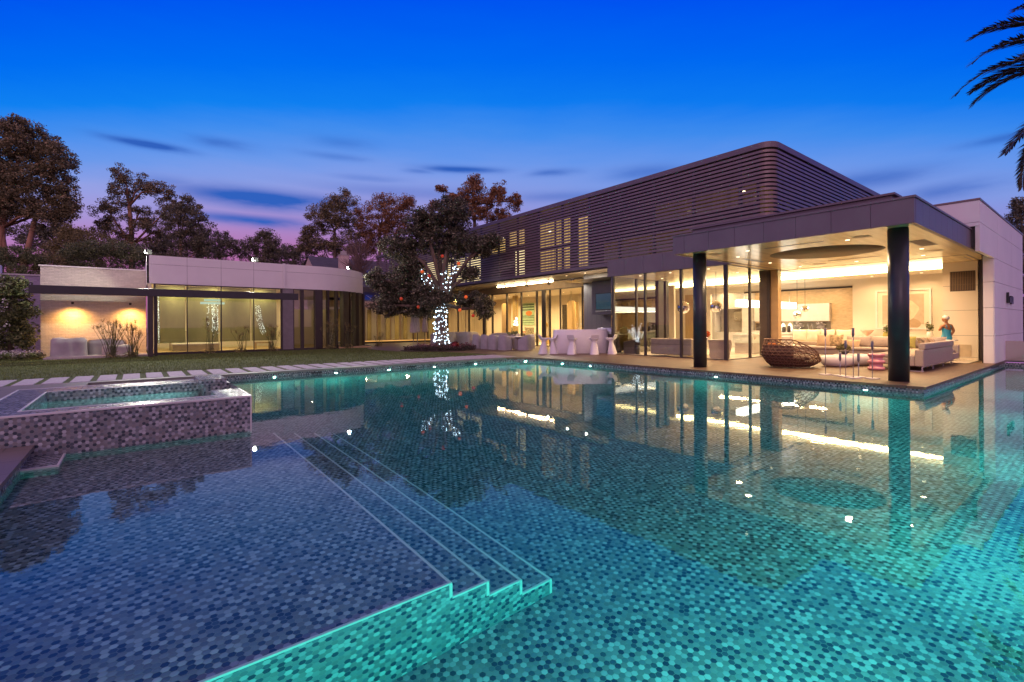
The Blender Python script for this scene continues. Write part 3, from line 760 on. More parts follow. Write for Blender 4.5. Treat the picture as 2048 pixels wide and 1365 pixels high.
# ---- charcoal wall with the outdoor kitchen
tv = MB(); tv.box(19.45, 15.12, 0, 19.6, 18.42, 4.11); tv.box(19.6,18.34,0,20.72,18.42,4.11); tv.build('charcoal_wall', M['panelgrey'], house)
tb = MB(); tb.box(18.66, 15.15, 1.9, 19.45, 17.1, 3.62); tb.build('screen_cabinet', plain('charcoal cabinet', (.1,.1,.105), .5), house)

# ---- long facade of the house, glazed between bronze columns
fe = [(18.5,.06),(19.8,.06),(21.68,.05),(22.64,.06),(23.22,.32),(23.9,.1),(25.52,.09),(27.15,.1),(28.92,.1),(30.0,.3),(32.12,.1),(33.77,.09),(35.46,.1),(37.2,.1),(39.0,.1)]
glazing(house, 'v', 20.8, fe, 0.0, 3.66, M['glass'], fw=.05, fd=.06)
hd = MB()
for k in range(28): hd.box(20.78, 19.75+k*.7, 3.66, 20.95, 19.75+k*.7+.692, 4.14)
hd.box(20.8,19.75,3.67,20.9,39.3,4.13,1)
hd.build('head_panel', [plain('brown boarded head', (.3,.21,.13), .5, var=.12), M['groove']], house)
so2 = MB()
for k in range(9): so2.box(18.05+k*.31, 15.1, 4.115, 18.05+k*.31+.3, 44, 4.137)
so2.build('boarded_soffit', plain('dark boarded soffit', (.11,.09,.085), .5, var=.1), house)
for (x,y) in ((18.75,15.7),(18.7,17.6),(18.9,19.2)):  # made-up soffit downlights that lift the dark charcoal wall and bar
    q = MB(); q.lathe([(.05,-.008),(.05,.0)], 12, (x,y,4.114)); q.build('downlight', M['downlight'], house)
    area_light('downlight_glow', (x,y,4.1), (0,0,-1), 50, (1.0,.85,.7), .11)
# rooms behind
rm = MB(); rm.box(26.2, 18.5, 0, 26.4, 45, 3.7); rm.box(21.0, 44.8, 0, 26.2, 45, 3.7); rm.build('room_wall', M['wallwarm'], house)
rc = MB(); rc.box(20.9, 18.55, 3.7, 26.4, 45, 3.9); rcl = rc.build('room_ceiling', M['wallwarm'], house)
for (y) in (20.6,22.6,24.7,26.6,28.6,31,33,35,37.5): 
    for x in (21.35, 24.0):
        q = MB(); q.lathe([(.05,-.008),(.05,.0)], 12, (x,y,3.7)); q.build('downlight', M['downlight'], rcl)
        area_light('downlight_glow', (x,y,3.688), (0,0,-1), 110, (1.0,.68,.3), .11, spread=150)
ok = MB()
for (a,b,u) in ((24.1,24.95,24.6),(20.9,22.2,23.2),(22.9,23.3,23.0),(28.6,29.4,22.0)): ok.box(u, a, 0, u+.3, b, 3.0)
ok.build('oak_pier', M['oak'], house)
pd = MB(); pd.box(24.9,22.4,0,25.2,23.3,2.9); pd.box(25.6,25.6,0,25.8,26.5,2.9); pd.build('dark_opening', M['bronze_dark'], house)
def curtain(u, a, b, z0, z1, mat, amp=.05, per=.22):
    q = MB(); n = int((b-a)/per*6); vs = []
    for i in range(n+1):
        y = a+(b-a)*i/n; x = u + amp*math.sin(2*PI*(y-a)/per) + amp*.3*math.sin(y*3.1)
        vs += [(x,y,z0),(x+.01*math.sin(y*9),y,z1)]
    q.add(vs, [(2*i,2*i+2,2*i+3,2*i+1) for i in range(n)], 0, True)
    return q.build('curtain', mat, house)
curtain(21.25, 30.3, 33.3, .03, 3.6, M['curtain'], .06, .3)
curtain(21.3, 33.6, 36.6, .03, 3.6, M['curtain'], .06, .3)
curtain(21.3, 36.8, 40.5, .03, 3.6, M['curtain'], .06, .3)
curtain(22.5, 28.0, 28.7, .03, 3.6, M['curtain_ochre'], .05, .2)

# ---- track of bulkhead lights under the screen
tl = MB(); tl.tube([(19.5,18.6,4.0),(19.5,26.9,4.03)], .025, 8)
for y in (19.33,21.3,23.4,26.0): tl.box(19.42,y-.06,3.8,19.58,y+.06,3.97)
track = tl.build('light_rail', M['bronze_dark'], house)
M['tube'] = emit('lit tube', (1.0,.72,.38), 30)
for (a,b) in ((20.95,21.25),(21.45,22.35),(22.45,23.25),(23.5,24.85),(25.0,25.55),(25.75,26.5)):
    q = MB(); q.tube([(19.5,a,4.0),(19.5,b,4.0)], .055, 12); q.build('lit_tube', M['tube'], track)

for (y, tx, ty) in ((19.33,19.45,16.9),(21.3,17.5,17.0)):      # spots added beside two rail heads to brighten the charcoal wall and bar
    L = bpy.data.lights.new('bar_fill_spot', 'SPOT'); L.energy = 260; L.color = (1.0,.86,.72); L.spot_size = math.radians(75); L.spot_blend = .8; L.shadow_soft_size = .05
    o = bpy.data.objects.new('bar_fill_spot', L); COL.objects.link(o); o.location = (19.2,y-.15,3.78); o.rotation_euler = Vector((tx-19.2,ty-y,-2.4)).to_track_quat('-Z','Y').to_euler()

# ---- white wing at the end of the lounge
wh = MB()
def wall_panels(mb, axis, const, a, b, zs, ws, th, inward, gap=.012):
    x = a
    while x < b-.02:
        e = min(x+ws, b)
        for z0, z1 in zip(zs[:-1], zs[1:]):
            if axis == 'u': mb.box(x+gap/2, const, z0+gap/2, e-gap/2, const+inward*th, z1-gap/2)
            else: mb.box(const, x+gap/2, z0+gap/2, const+inward*th, e-gap/2, z1-gap/2)
        x = e
wall_panels(wh, 'u', 2.7, 20.02, 29.8, [HZ-.12, 4.42, 5.08], 3.26, .1, 1)
wall_panels(wh, 'u', 2.7, 22.62, 29.8, [0, .93, 1.88, 2.75, HZ-.12], 12, .1, 1)
wall_panels(wh, 'v', 20.0, 2.7, 7.7, [4.3, 4.42, 5.08], 9, .1, 1)
wall_panels(wh, 'v', 22.6, 2.72, 2.98, [0, .93, 1.88, 2.75, HZ-.01], 9, .1, 1)
wh.box(20.1,2.8,HZ+.02,29.7,7.6,5.05,1); wh.box(22.68,2.78,0,29.7,2.97,HZ+.02,1)
wg = wh.build('white_wing', [M['white'], M['groove']], house)
wc = MB(); wc.box(19.98,2.68,5.085,29.83,7.72,5.14); wc.build('parapet_cap', M['bronze'], wg)
ft = MB(); ft.box(25.1,2.62,2.1,25.16,2.69,2.48); ft.box(26.0,2.64,2.08,26.5,2.69,2.34); ft.box(25.2,2.6,2.1,25.45,2.69,2.3)
for k in range(4): ft.box(25.5+k*.12,2.6,2.1+.02*k,25.56+k*.12,2.69,2.36)
ft.build('wall_bracket', M['black'], wg)
gg = MB(); gg.box(24.52,-5,.02,24.55,2.66,.72)
m, nt, out = newmat('frosted guard glass')
t_ = nd(nt, 'ShaderNodeBsdfTransparent'); t_.inputs[0].default_value = (.9,.86,.82,1)
pp = nd(nt, 'ShaderNodeBsdfPrincipled'); pp.inputs['Base Color'].default_value = (.6,.5,.44,1); pp.inputs['Roughness'].default_value = .05
mx = nd(nt, 'ShaderNodeMixShader'); mx.inputs[0].default_value = .45; lk(nt, t_.outputs[0], mx.inputs[1]); lk(nt, pp.outputs[0], mx.inputs[2]); lk(nt, mx.outputs[0], out.inputs[0])
tag(gg.build('glass_guard', m), 'low frosted glass guard along the end of the pool by the white wall', 'glass guard')
# ================================================================ GARDEN PAVILION with rounded end, brick wall, pergola
pav = place('garden_pavilion', (4.5, 30.0, 0), 'low white pavilion with rounded end and wide glass front behind the lawn', 'pavilion')
PVF, PR_, PC = 30.0, 4.2, (8.5, 34.2)
Z0P, ZJ, Z1P = 3.58, 4.55, 5.0
fp = MB()
for (a,b) in ((.41,2.08),(2.08,3.6),(3.6,5.17),(5.17,6.68)):
    for z0,z1 in ((Z0P,ZJ),(ZJ,Z1P)): fp.box(a+.006, PVF, z0+.006, b-.006, PVF+.12, z1-.006)
fp.box(6.68, PVF-.06, Z0P, 6.80, PVF+.12, Z1P+.02)
PA = [-90 + 90*i/24 for i in range(25)]
def curve_band(mb, r0, r1, z0, z1, a0=-90, a1=0, n=24, mi=0):
    pts = [math.radians(a0+(a1-a0)*i/n) for i in range(n+1)]
    P_ = lambda r, a: (PC[0]+r*math.cos(a), PC[1]+r*math.sin(a))
    for i in range(n):
        a, b = pts[i], pts[i+1]
        q = [(*P_(r0,a),z0),(*P_(r0,b),z0),(*P_(r0,b),z1),(*P_(r0,a),z1),(*P_(r1,a),z0),(*P_(r1,b),z0),(*P_(r1,b),z1),(*P_(r1,a),z1)]
        mb.add(q, [(0,1,2,3),(5,4,7,6),(3,2,6,7),(1,0,4,5)] + ([(4,0,3,7)] if i == 0 else []) + ([(1,5,6,2)] if i == n-1 else []), mi, False)
for z0,z1 in ((Z0P,ZJ),(ZJ,Z1P)):
    fp.box(6.80, PVF, z0+.006, 8.5, PVF+.12, z1-.006)
    curve_band(fp, PR_, PR_-.12, z0+.006, z1-.006, -90, -47, 12); curve_band(fp, PR_, PR_-.12, z0+.006, z1-.006, -46.8, 20, 16)
fp.box(.45, PVF+.03, Z0P+.02, 8.5, PVF+.1, Z1P-.02, 1); curve_band(fp, PR_-.03, PR_-.1, Z0P+.02, Z1P-.02, -90, 20, 24, 1)
fp.box(.41, PVF, Z0P, .5, 40, Z1P); 
fas = fp.build('white_fascia', [M['white'], M['groove']], pav)
rfp = MB(); rfp.prism([(.5,PVF+.1),(8.5,PVF+.1)] + [(PC[0]+(PR_-.1)*math.cos(math.radians(a)), PC[1]+(PR_-.1)*math.sin(math.radians(a))) for a in range(-90,21,6)] + [(12.4,42),(.5,42)], Z1P-.12, Z1P-.04)
rfp.build('roof', plain('grey roof membrane', (.25,.24,.25), .8), pav)
ce = MB(); ce.prism([(.5,PVF+.13),(8.5,PVF+.13)] + [(PC[0]+(PR_-.13)*math.cos(math.radians(a)), PC[1]+(PR_-.13)*math.sin(math.radians(a))) for a in range(-90,21,6)] + [(12.4,42),(.5,42)], Z0P, Z0P+.1)
ce.build('ceiling', M['wallwarm'], pav)
bs = MB(); bs.box(.4, PVF-.05, -.1, 8.5, PVF+.15, .06); curve_band(bs, PR_+.05, PR_-.2, -.1, .06, -90, 20, 24); bs.build('plinth', M['bronze_dark'], pav)
# flat glass front
glazing(pav, 'u', PVF+.06, [(.72,.08),(2.08,.04),(3.6,.05),(5.17,.04),(6.6,.1)], .06, Z0P, M['glass_green'], fw=.05, fd=.05)
pn = MB(); pn.box(6.66,PVF+.03,.06,7.24,PVF+.12,Z0P); pn.build('grey_panel', plain('mauve grey panel', (.2,.18,.19), .5, .1), pav)
glazing(pav, 'u', PVF+.06, [(7.26,.03),(7.72,.2),(8.5,.08)], .06, Z0P, M['glass_green'], fw=.05, fd=.06)
# curved glass with deep fins
fn = MB(); angs_f = [-88,-80,-72,-63,-57,-50,-42,-36,-30,-24,-18,-12,-6,0,8]
for i, a in enumerate(angs_f):
    ar = math.radians(a); c = (PC[0]+(PR_-.05)*math.cos(ar), PC[1]+(PR_-.05)*math.sin(ar), (Z0P+.06)/2)
    fn.obox(c, (.13 if i % 3 else .16, .05 if i % 3 else .22, (Z0P-.06)/2), ar)
fins = fn.build('curved_frame', M['bronze_dark'], pav)
for a0_, a1_ in zip(angs_f[:-1], angs_f[1:]):
    q = MB(); pa = [(PC[0]+(PR_-.1)*math.cos(math.radians(a)), PC[1]+(PR_-.1)*math.sin(math.radians(a))) for a in (a0_, (a0_+a1_)/2, a1_)]
    for s_, e_ in zip(pa[:-1], pa[1:]): q.quad((*s_,.1),(*e_,.1),(*e_,Z0P),(*s_,Z0P))
    q.build('window_pane', M['glass_green'], fins)
# inside: half lowered blinds, floor, furniture wall
m, nt, out = newmat('lit roller blind')
cbl = ramp(nt, noise(nt, mapping(nt, coord(nt), scale=(1.2,1,.5)), .9, 3), [(.3, (.3,.3,.2)), (.7, (.44,.43,.29))])
df = nd(nt, 'ShaderNodeBsdfDiffuse'); lk(nt, cbl, df.inputs[0]); tl_ = nd(nt, 'ShaderNodeBsdfTranslucent'); lk(nt, cbl, tl_.inputs[0])
tp = nd(nt, 'ShaderNodeBsdfTransparent'); tp.inputs[0].default_value = (.85,.85,.8,1)
m1 = nd(nt, 'ShaderNodeMixShader'); m1.inputs[0].default_value = .6; lk(nt, df.outputs[0], m1.inputs[1]); lk(nt, tl_.outputs[0], m1.inputs[2])
m2 = nd(nt, 'ShaderNodeMixShader'); m2.inputs[0].default_value = .3; lk(nt, m1.outputs[0], m2.inputs[1]); lk(nt, tp.outputs[0], m2.inputs[2]); lk(nt, m2.outputs[0], out.inputs[0])
for (a,b,zb) in ((.78,2.05,.55),(2.1,3.57,.56),(3.63,5.14,.57),(5.2,6.52,.58)):
    q = MB(); q.box(a, PVF+.95, zb, b, PVF+.955, Z0P-.02); q.build('roller_blind', m, pav)
iw = MB(); iw.box(.5,36,.0,8,36.2,Z0P); iw.box(.5,30.2,0,.6,36,Z0P); iw.box(7.3,31.6,0,7.4,36,Z0P); iw.build('inner_wall', M['wallwarm'], pav)
iw = MB(); iw.box(.5,30.2,-.05,12,41,.07); iw.build('inner_floor', plain('warm timber floor', (.5,.34,.18), .4, var=.1), pav)
iw = MB(); iw.box(8.6,36.5,0,11.8,36.6,2.6); iw.box(10.2,33.2,0,10.4,34.5,2.55); iw.build('inner_partition', M['wallwarm'], pav)
for x in (1.6,3.4,5.6):
    q = MB(); q.lathe([(.05,-.008),(.05,0)], 12, (x,31.5,Z0P)); q.build('downlight', M['downlight'], pav)
    area_light('downlight_glow', (x,31.5,Z0P-.012), (0,0,-1), 110, (1,.8,.46), .1)
area_light('downlight_glow', (9.6,34.8,Z0P-.02), (0,0,-1), 14, (1,.75,.4), .1)

# hanging strands of tiny lights between the glass and the blinds
M['spark'] = emit('tiny light', (.85,.95,1.0), 5)
def strands(x, w, ztop, zbot, n, lean, label, bars):
    t = empty('light_strands', (x, PVF+.5, ztop), 0, label, 'hanging lights', 'strands of tiny lights behind the pavilion glass')
    rs = random.Random(int(x*100)); q = MB(); q2 = MB()
    for k in range(n):
        a = rs.uniform(-w/2, w/2); L_ = (ztop-zbot)*rs.uniform(.8,1.0); yy = rs.uniform(-.15,.15)
        q.tube([(a,yy,0),(a+lean*.5,yy,-L_*.6),(a+lean,yy,-L_)], .0015, 3)
        for j in range(16):
            s_ = rs.random(); q2.ball((a + lean*s_*s_, yy, -L_*s_), .0085, 5, 3)
    q.build('wire', M['chrome'], t); tag(q2.build('tiny_light', M['spark'], t), kind='stuff')
    if bars:
        q = MB(); q.box(-.55,-.15,.0,.55,.15,.1); q.box(-.38,-.12,.16,.38,.12,.26); q.build('glass_bar', emit('pale glass bar', (.75,1.0,.9), .75), t)
strands(3.25, .55, 2.62, .85, 16, .0, 'broad curtain of tiny lights under pale glass bars in the middle of the pavilion', True)
strands(5.45, .22, 2.6, .9, 8, .32, 'curved strand of tiny lights near the right end of the pavilion glass', False)
strands(.86, .08, 3.2, .3, 7, .02, 'thin strand of tiny lights at the left end of the pavilion glass', False)
# things inside
t = empty('low_bed', (2.6,32.4,.07), 0, 'pale low bed behind the lowered blinds of the pavilion', 'bed')
q = MB(); q.box(-1.1,-.9,0,1.1,.9,.42); q.build('mattress', M['cover_pale'], t, bevel=.06)
q = MB(); q.box(-1.15,.9,0,1.15,1.02,1.1); q.build('headboard', M['sofa'], t, bevel=.03)
t = empty('bench', (5.9,31.6,.07), 0, 'small wooden bench lit by a lamp at the right end of the pavilion glass', 'bench')
q = MB(); q.box(-.45,-.2,.33,.45,.2,.4); q.build('seat', M['oak'], t)
q = MB(); q.box(-.42,-.18,0,-.36,.18,.33); q.build('leg', M['oak'], t); q = MB(); q.box(.36,-.18,0,.42,.18,.33); q.build('leg', M['oak'], t)

# floodlights on the roof edge
M['flood'] = emit('floodlight lamp', (1.0,1.0,.88), 45)
flood_xy = [(.47,30.3,'at the left end of the pavilion roof'),(5.3,30.35,'in the middle of the pavilion roof edge'),(10.95,31.2,'above the rounded end of the pavilion roof')]
for (x,y,nm) in flood_xy:
    t = empty('floodlight', (x,y,Z1P-.04), -HEAD, 'bright white floodlight ' + nm, 'floodlight', 'floodlights on the pavilion roof')
    q = MB(); q.tube([(0,0,0),(0,0,.16)], .02, 8); q.build('bracket', M['black'], t)
    q = MB(); q.box(-.03,-.13,.1,.1,.13,.34); q.build('housing', M['black'], t, bevel=.01)
    q = MB(); q.ball((-.07,0,.22), (.07,.12,.11), 14, 8); q.build('lamp', M['flood'], t)
    area_light('flood_glow', (x-FWD[0]*.17, y-FWD[1]*.17, Z1P+.18), (-FWD[0],-FWD[1],-.55), 420, (1.0,.97,.8), .16)

# pergola
per = place('pergola', (1.75,28.3,0), 'dark flat beam pergola reaching across the brick wall and pavilion glass', 'pergola')
q = MB(); q.box(-3.55,28.2,2.84,7.05,28.35,3.2); q.box(-3.55,28.35,3.0,-3.4,31.9,3.2); q.build('front_beam', M['anthracite'], per, bevel=.01)
q = MB(); q.box(.42,28.22,0,.62,28.36,2.84); q.box(.66,28.4,0,.78,28.5,2.9); q.build('post', M['bronze_dark'], per)
for i in range(4):
    q = MB(); y = 28.75+i*.85; q.box(-3.38,y,2.98,.4,y+.42,3.1); q.build('slat', M['cover_pale'], per)

# brick wall with lamps
bwl = place('brick_wall', (-1.6,32,0), 'white painted brick wall lit by two lamps under the pergola', 'brick wall')
q = MB(); q.box(-3.62,32,-.1,.4,32.3,4.36); q.build('wall', bricks('white painted brick', (.66,.6,.53)), bwl)
q = MB(); q.box(-3.68,31.95,4.36,.4,32.35,4.42); q.build('coping', M['white'], bwl)
for x, nm in ((-2.45,'at the shrub end of the white brick wall'),(-.25,'beside the pavilion on the white brick wall')):
    t = empty('wall_lamp', (x,32,2.62), 0, 'small downward wall lamp ' + nm, 'wall lamp', 'lamps on the brick wall')
    q = MB(); q.box(-.02,-.4,-.0,.02,0,.03); q.build('arm', M['bronze_dark'], t)
    q = MB(); q.lathe([(.05,-.09),(.055,.03)], 16, (0,-.4,0)); q.build('shade', M['bronze_dark'], t)
    L = bpy.data.lights.new('lamp_glow', 'SPOT'); L.energy = 250; L.color = (1.0,.46,.1); L.spot_size = math.radians(155); L.spot_blend = 1.0; L.shadow_soft_size = .12
    o = bpy.data.objects.new('lamp_glow', L); COL.objects.link(o); o.location = (x,31.5,2.3); o.rotation_euler = Vector((0,.45,-1)).to_track_quat('-Z','Y').to_euler()
pf = tag(MB().box(-3.2,28.85,-.05,.42,31.95,.075).build('patio_slab', plain('pale patio stone', (.42,.38,.36), .7, var=.1), bevel=.01), kind='structure')

# boundary wall at the far left
bw_ = place('boundary_wall', (-8,37,0), 'low mauve garden wall with a square pier at the far left', 'garden wall')
q = MB(); q.box(-16,37,-.1,-3.9,37.3,4.25); q.build('wall', bricks('mauve painted brick', (.36,.3,.4)), bw_)
q = MB(); q.box(-6.15,36.85,-.1,-5.7,37.35,4.75); q.build('pier', M['white'], bw_)
q = MB(); q.box(-16,36.95,4.25,-6.15,37.35,4.33); q.box(-5.7,36.95,4.25,-3.9,37.35,4.33); q.build('coping', M['slab'], bw_)

# ================================================================ LINK WING and the neighbouring house
lw = place('link_wing', (17,37,0), 'low glazed wing with peach cornice and solar panels between pavilion and main house', 'building wing')
q = MB(); q.box(11.5,36.9,2.85,21.2,37.2,3.33); q.build('cornice', M['stucco'], lw)
q = MB(); q.box(11.5,36.7,.0,21.2,37.2,.14); q.build('base', M['bronze_dark'], lw)
M['sill_lit'] = emit('lit sill strip', (1.0,.5,.12), 1.0)
q = MB(); q.box(12.5,36.68,.14,20.7,36.72,.2); q.build('lit_sill', M['sill_lit'], lw)
glazing(lw, 'u', 37.0, [(12.6,.08),(14.2,.07),(15.2,.07),(16.35,.07),(17.2,.06),(18.4,.07),(19.6,.07),(20.7,.1)], .2, 2.85, M['glass_green'], fw=.05, fd=.05, fm='oak')
q = MB(); q.box(11.5,43,0,21.2,43.2,4); q.box(11.5,37.2,-.02,21,43,.1); q.build('inner_wall', M['wallwarm'], lw)
q = MB()
for k in range(9): 
    y = 40.5; a = 13.2 + k*.85; q.box(a,y,.1,a+.38,y+.05,2.8)
q.build('curtain', M['curtain_ochre'], lw)
q = MB(); q.add([(11.5,37.0,3.34),(21.2,37.0,3.34),(21.2,40,4.3),(11.5,40,4.3)], [(0,1,2,3)]); q.box(11.5,39.9,4.28,21.2,40.2,4.7); q.build('roof', M['slate'], lw)
for k in range(5):
    x = 13.9+k*1.05; q = MB(); q.add([(x,37.25,3.46),(x+1,37.25,3.46),(x+1,39.6,4.22),(x,39.6,4.22)], [(0,1,2,3)]); q.add([(x,37.25,3.43),(x+1,37.25,3.43),(x+1,37.25,3.46),(x,37.25,3.46)],[(0,1,2,3)]); f = q.build('solar_panel', M['solar'], lw)
    q = MB(); q.tube([(x+1.02,37.22,3.48),(x+1.02,39.62,4.25)], .018, 4); q.build('rail', M['chrome'], f)
area_light('wing_glow', (14.8,38.6,2.7), (0,0,-1), 60, (1,.75,.4), .3); area_light('wing_glow', (18.6,38.6,2.7), (0,0,-1), 90, (1,.75,.4), .3)

nh = place('neighbour_house', (22,52,0), 'neighbouring house with steep slate roof and brick chimney behind the pavilion', 'house')
q = MB(); q.add([(14.6,54.6,9.0),(32,54.6,9.0),(32,48.2,4.7),(14.6,48.2,4.7),(14.6,61,4.7),(32,61,4.7)], [(0,3,2,1),(0,1,5,4)]); q.build('roof', M['slate'], nh)
q = MB(); q.add([(14.7,48.6,0),(14.7,60.6,0),(14.7,60.6,4.8),(14.7,54.6,8.85),(14.7,48.6,4.8)], [(0,1,2,3,4)]); q.box(14.7,48.6,0,32,48.8,4.7); q.build('wall', M['stucco'], nh)
q = MB(); q.box(17.3,51.9,6,18.2,52.7,9.1); q.build('chimney', M['stucco'], nh)
q = MB(); q.box(17.5,52.05,9.1,18.0,52.55,9.5); q.box(17.25,51.85,9.0,18.25,52.75,9.1); q.build('chimney_cap', M['cover_pale'], nh)
for k in range(3):
    x = 20.2+k*.9; q = MB(); s_ = .05; q.add([(x,50.2,6.09+s_),(x+.84,50.2,6.09+s_),(x+.84,52.4,7.56+s_),(x,52.4,7.56+s_)], [(0,1,2,3)]); q.build('solar_panel', M['solar'], nh)
# ================================================================ THINGS ON THE TERRACE AND IN THE ROOMS
def cover_shape(mb, w, d, h_back, h_front, seed=0, arm=0.0, n=40, flare=.05):
    """a cloth cover hanging over a chair: rounded plan, high back (at -x), lower front, soft folds"""
    rs = random.Random(seed); ph = [rs.uniform(0, 6) for _ in range(4)]
    levels = [0, .12, .3, .5, .7, .85, .95, 1.0]
    vs = []
    for t in levels:
        for k in range(n):
            a = 2*PI*k/n; ca, sa = math.cos(a), math.sin(a)
            e = (abs(ca)**4 + abs(sa)**4)**(-.25)
            x = ca*e*w/2; y = sa*e*d/2
            s = .5 + .5*ca
            top = h_back + (h_front-h_back)*min(1, max(0, (s-.1)/.6))**1.2 + arm*max(0, abs(sa)-.6)*s
            inset = 1 - .12*max(0, t-.8)/.2 + flare*(1-t)
            fold = 1 + .018*(1-t)*math.sin(9*a+ph[0]) + .012*math.sin(5*a+ph[1]+3*t)
            vs.append((x*inset*fold, y*inset*fold, top*t))
    f = [(i*n+k, i*n+(k+1)%n, (i+1)*n+(k+1)%n, (i+1)*n+k) for i in range(len(levels)-1) for k in range(n)]
    top0 = (len(levels)-1)*n
    # inner top: seat dip
    for s_ in (.8, .5):
        for k in range(n):
            p = vs[top0+k]; vs.append((p[0]*s_, p[1]*s_, p[2]*(1 if s_ > .7 else .93)))
    b = top0
    for r in range(2):
        f += [(b+k, b+(k+1)%n, b+n+(k+1)%n, b+n+k) for k in range(n)]; b += n
    f.append(tuple(b+k for k in range(n)))
    return mb.add(vs, f, 0, True)
GC = 'covered chairs round the outdoor dining table'
chairs = [(16.25,24.05,0,'farthest from the bar, by the flower bed'),(16.25,23.15,0,'second from the flower bed'),(16.2,22.3,0,'third from the flower bed'),(16.2,21.35,0,'nearest the bar on the pool side of the table'),
          (16.95,20.55,PI*.62,'at the head of the table beside the bar'),(18.2,21.7,PI,'nearest the bar on the house side of the table'),(18.2,23.0,PI,'second from the bar on the house side of the table')]
for i, (x,y,rz,nm) in enumerate(chairs):
    t = empty('covered_chair', (x,y,0), rz, 'grey covered dining chair, ' + nm, 'chair', GC)
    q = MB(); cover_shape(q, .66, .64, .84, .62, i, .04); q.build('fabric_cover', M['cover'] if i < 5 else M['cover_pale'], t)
t = empty('dining_table', (17.2,22.5,0), 0, 'long pale outdoor dining table between covered chairs', 'table')
q = MB(); q.box(-.5,-1.9,.7,.5,1.7,.75); q.build('table_top', M['marble'], t, bevel=.012)
for y in (-1.2,1.1):
    q = MB(); q.box(-.3,y-.12,0,.3,y+.12,.7); q.build('leg', M['cover_pale'], t, bevel=.02)
t = empty('table_plant', (17.3,22.0,.75), 0, 'low green bowl planting on the outdoor dining table', 'plant')
q = MB(); q.lathe([(.12,0),(.2,.07),(.19,.08),(.02,.075)], 18); q.build('bowl', M['cover_pale'], t)
def leaf_cloud(centers, rad, per, size, flat=.55, seed=0, zsq=1.0, aspect=.5):
    """many small leaf faces scattered round the given centres"""
    r = np.random.default_rng(seed)
    C = np.repeat(np.asarray(centers, float), per, axis=0); n = len(C)
    R = np.repeat(np.asarray(rad, float), per) if hasattr(rad, '__len__') else np.full(n, rad)
    d = r.normal(0, 1, (n,3)); d /= np.linalg.norm(d, axis=1)[:,None] + 1e-9
    P_ = C + d * (R * r.random(n)**.45)[:,None] * np.array([1,1,zsq])
    a = r.normal(0, 1, (n,3)); a[:,2] *= flat; a /= np.linalg.norm(a, axis=1)[:,None] + 1e-9
    b = r.normal(0, 1, (n,3)); b -= a*np.sum(a*b, axis=1)[:,None]; b /= np.linalg.norm(b, axis=1)[:,None] + 1e-9
    L = size*r.uniform(.6, 1.35, n)[:,None]
    V = np.stack([P_ - a*L*.5, P_ + b*L*aspect*.5, P_ + a*L*.5, P_ - b*L*aspect*.5], axis=1)
    return V
tri_mesh('foliage', leaf_cloud(RNG.normal(0,.11,(14,3))*np.array([1,1,.35])+np.array([0,0,.16]), .1, 30, .08, seed=3), M['leaf_green'], t)

def drape(name, loc, rz, size, label, mat, group, seed, cut=0.0):
    """furniture under a loose cover: soft box with slumped top"""
    w, d, h = size
    t = empty(name, loc, rz, label, 'covered furniture', group)
    q = MB(); n = 56; rs = random.Random(seed); ph = [rs.uniform(0,6) for _ in range(5)]; vs = []
    lev = [0,.2,.45,.7,.88,.97,1.0]
    for i, tt in enumerate(lev):
        for k in range(n):
            a = 2*PI*k/n; ca, sa = math.cos(a), math.sin(a); e = (abs(ca)**7+abs(sa)**7)**(-1/7)
            x = ca*e; y = sa*e
            hh = h*(1 - .06*math.sin(3*a+ph[0])*.5 - cut*max(0, x))
            ins = 1 + .03*(1-tt)*math.sin(7*a+ph[1]) + .015*math.sin(13*a+ph[2]+2*tt) - (.1 if tt > .96 else (.03 if tt > .9 else 0))
            vs.append((x*w/2*ins, y*d/2*ins, hh*tt))
    f = [(i*n+k, i*n+(k+1)%n, (i+1)*n+(k+1)%n, (i+1)*n+k) for i in range(len(lev)-1) for k in range(n)]
    b = (len(lev)-1)*n
    for k in range(n):
        p = vs[b+k]; vs.append((p[0]*.5, p[1]*.5, p[2]+.03*math.sin(4*k/n*PI+ph[3])))
    f += [(b+k, b+(k+1)%n, b+n+(k+1)%n, b+n+k) for k in range(n)]; f.append(tuple(b+n+k for k in range(n)))
    q.add(vs, f, 0, True); q.build('fabric_cover', mat, t); return t
GF = 'garden seats under loose covers'
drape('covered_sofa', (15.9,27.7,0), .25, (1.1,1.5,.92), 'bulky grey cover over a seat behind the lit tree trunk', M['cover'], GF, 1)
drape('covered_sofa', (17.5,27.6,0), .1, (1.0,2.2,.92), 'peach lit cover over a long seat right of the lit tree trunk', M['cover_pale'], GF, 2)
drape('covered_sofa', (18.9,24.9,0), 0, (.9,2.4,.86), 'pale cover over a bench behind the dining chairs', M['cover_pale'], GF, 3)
drape('covered_sofa', (-2.5,30.6,.075), .1, (1.25,1.2,.82), 'mauve grey cover over a deep seat at the shrub end of the brick wall', M['cover'], GF, 4)
drape('covered_sofa', (-1.15,31.2,.075), 0, (1.5,1.0,.72), 'grey cover over a low sofa behind the reeds at the brick wall', M['cover'], GF, 5)
drape('covered_sofa', (-.75,30.2,.075), 0, (1.1,.6,.45), 'pale cover over a low table among the reeds', M['cover_pale'], GF, 6)
q = MB(); q.box(17.4,25.9,0,18.6,26.5,.42); q.box(17.35,25.85,.42,18.65,26.55,.47)
tag(q.build('side_bench', M['travertine'], bevel=.01), 'low stone bench between the covered seats and the dining chairs', 'bench')

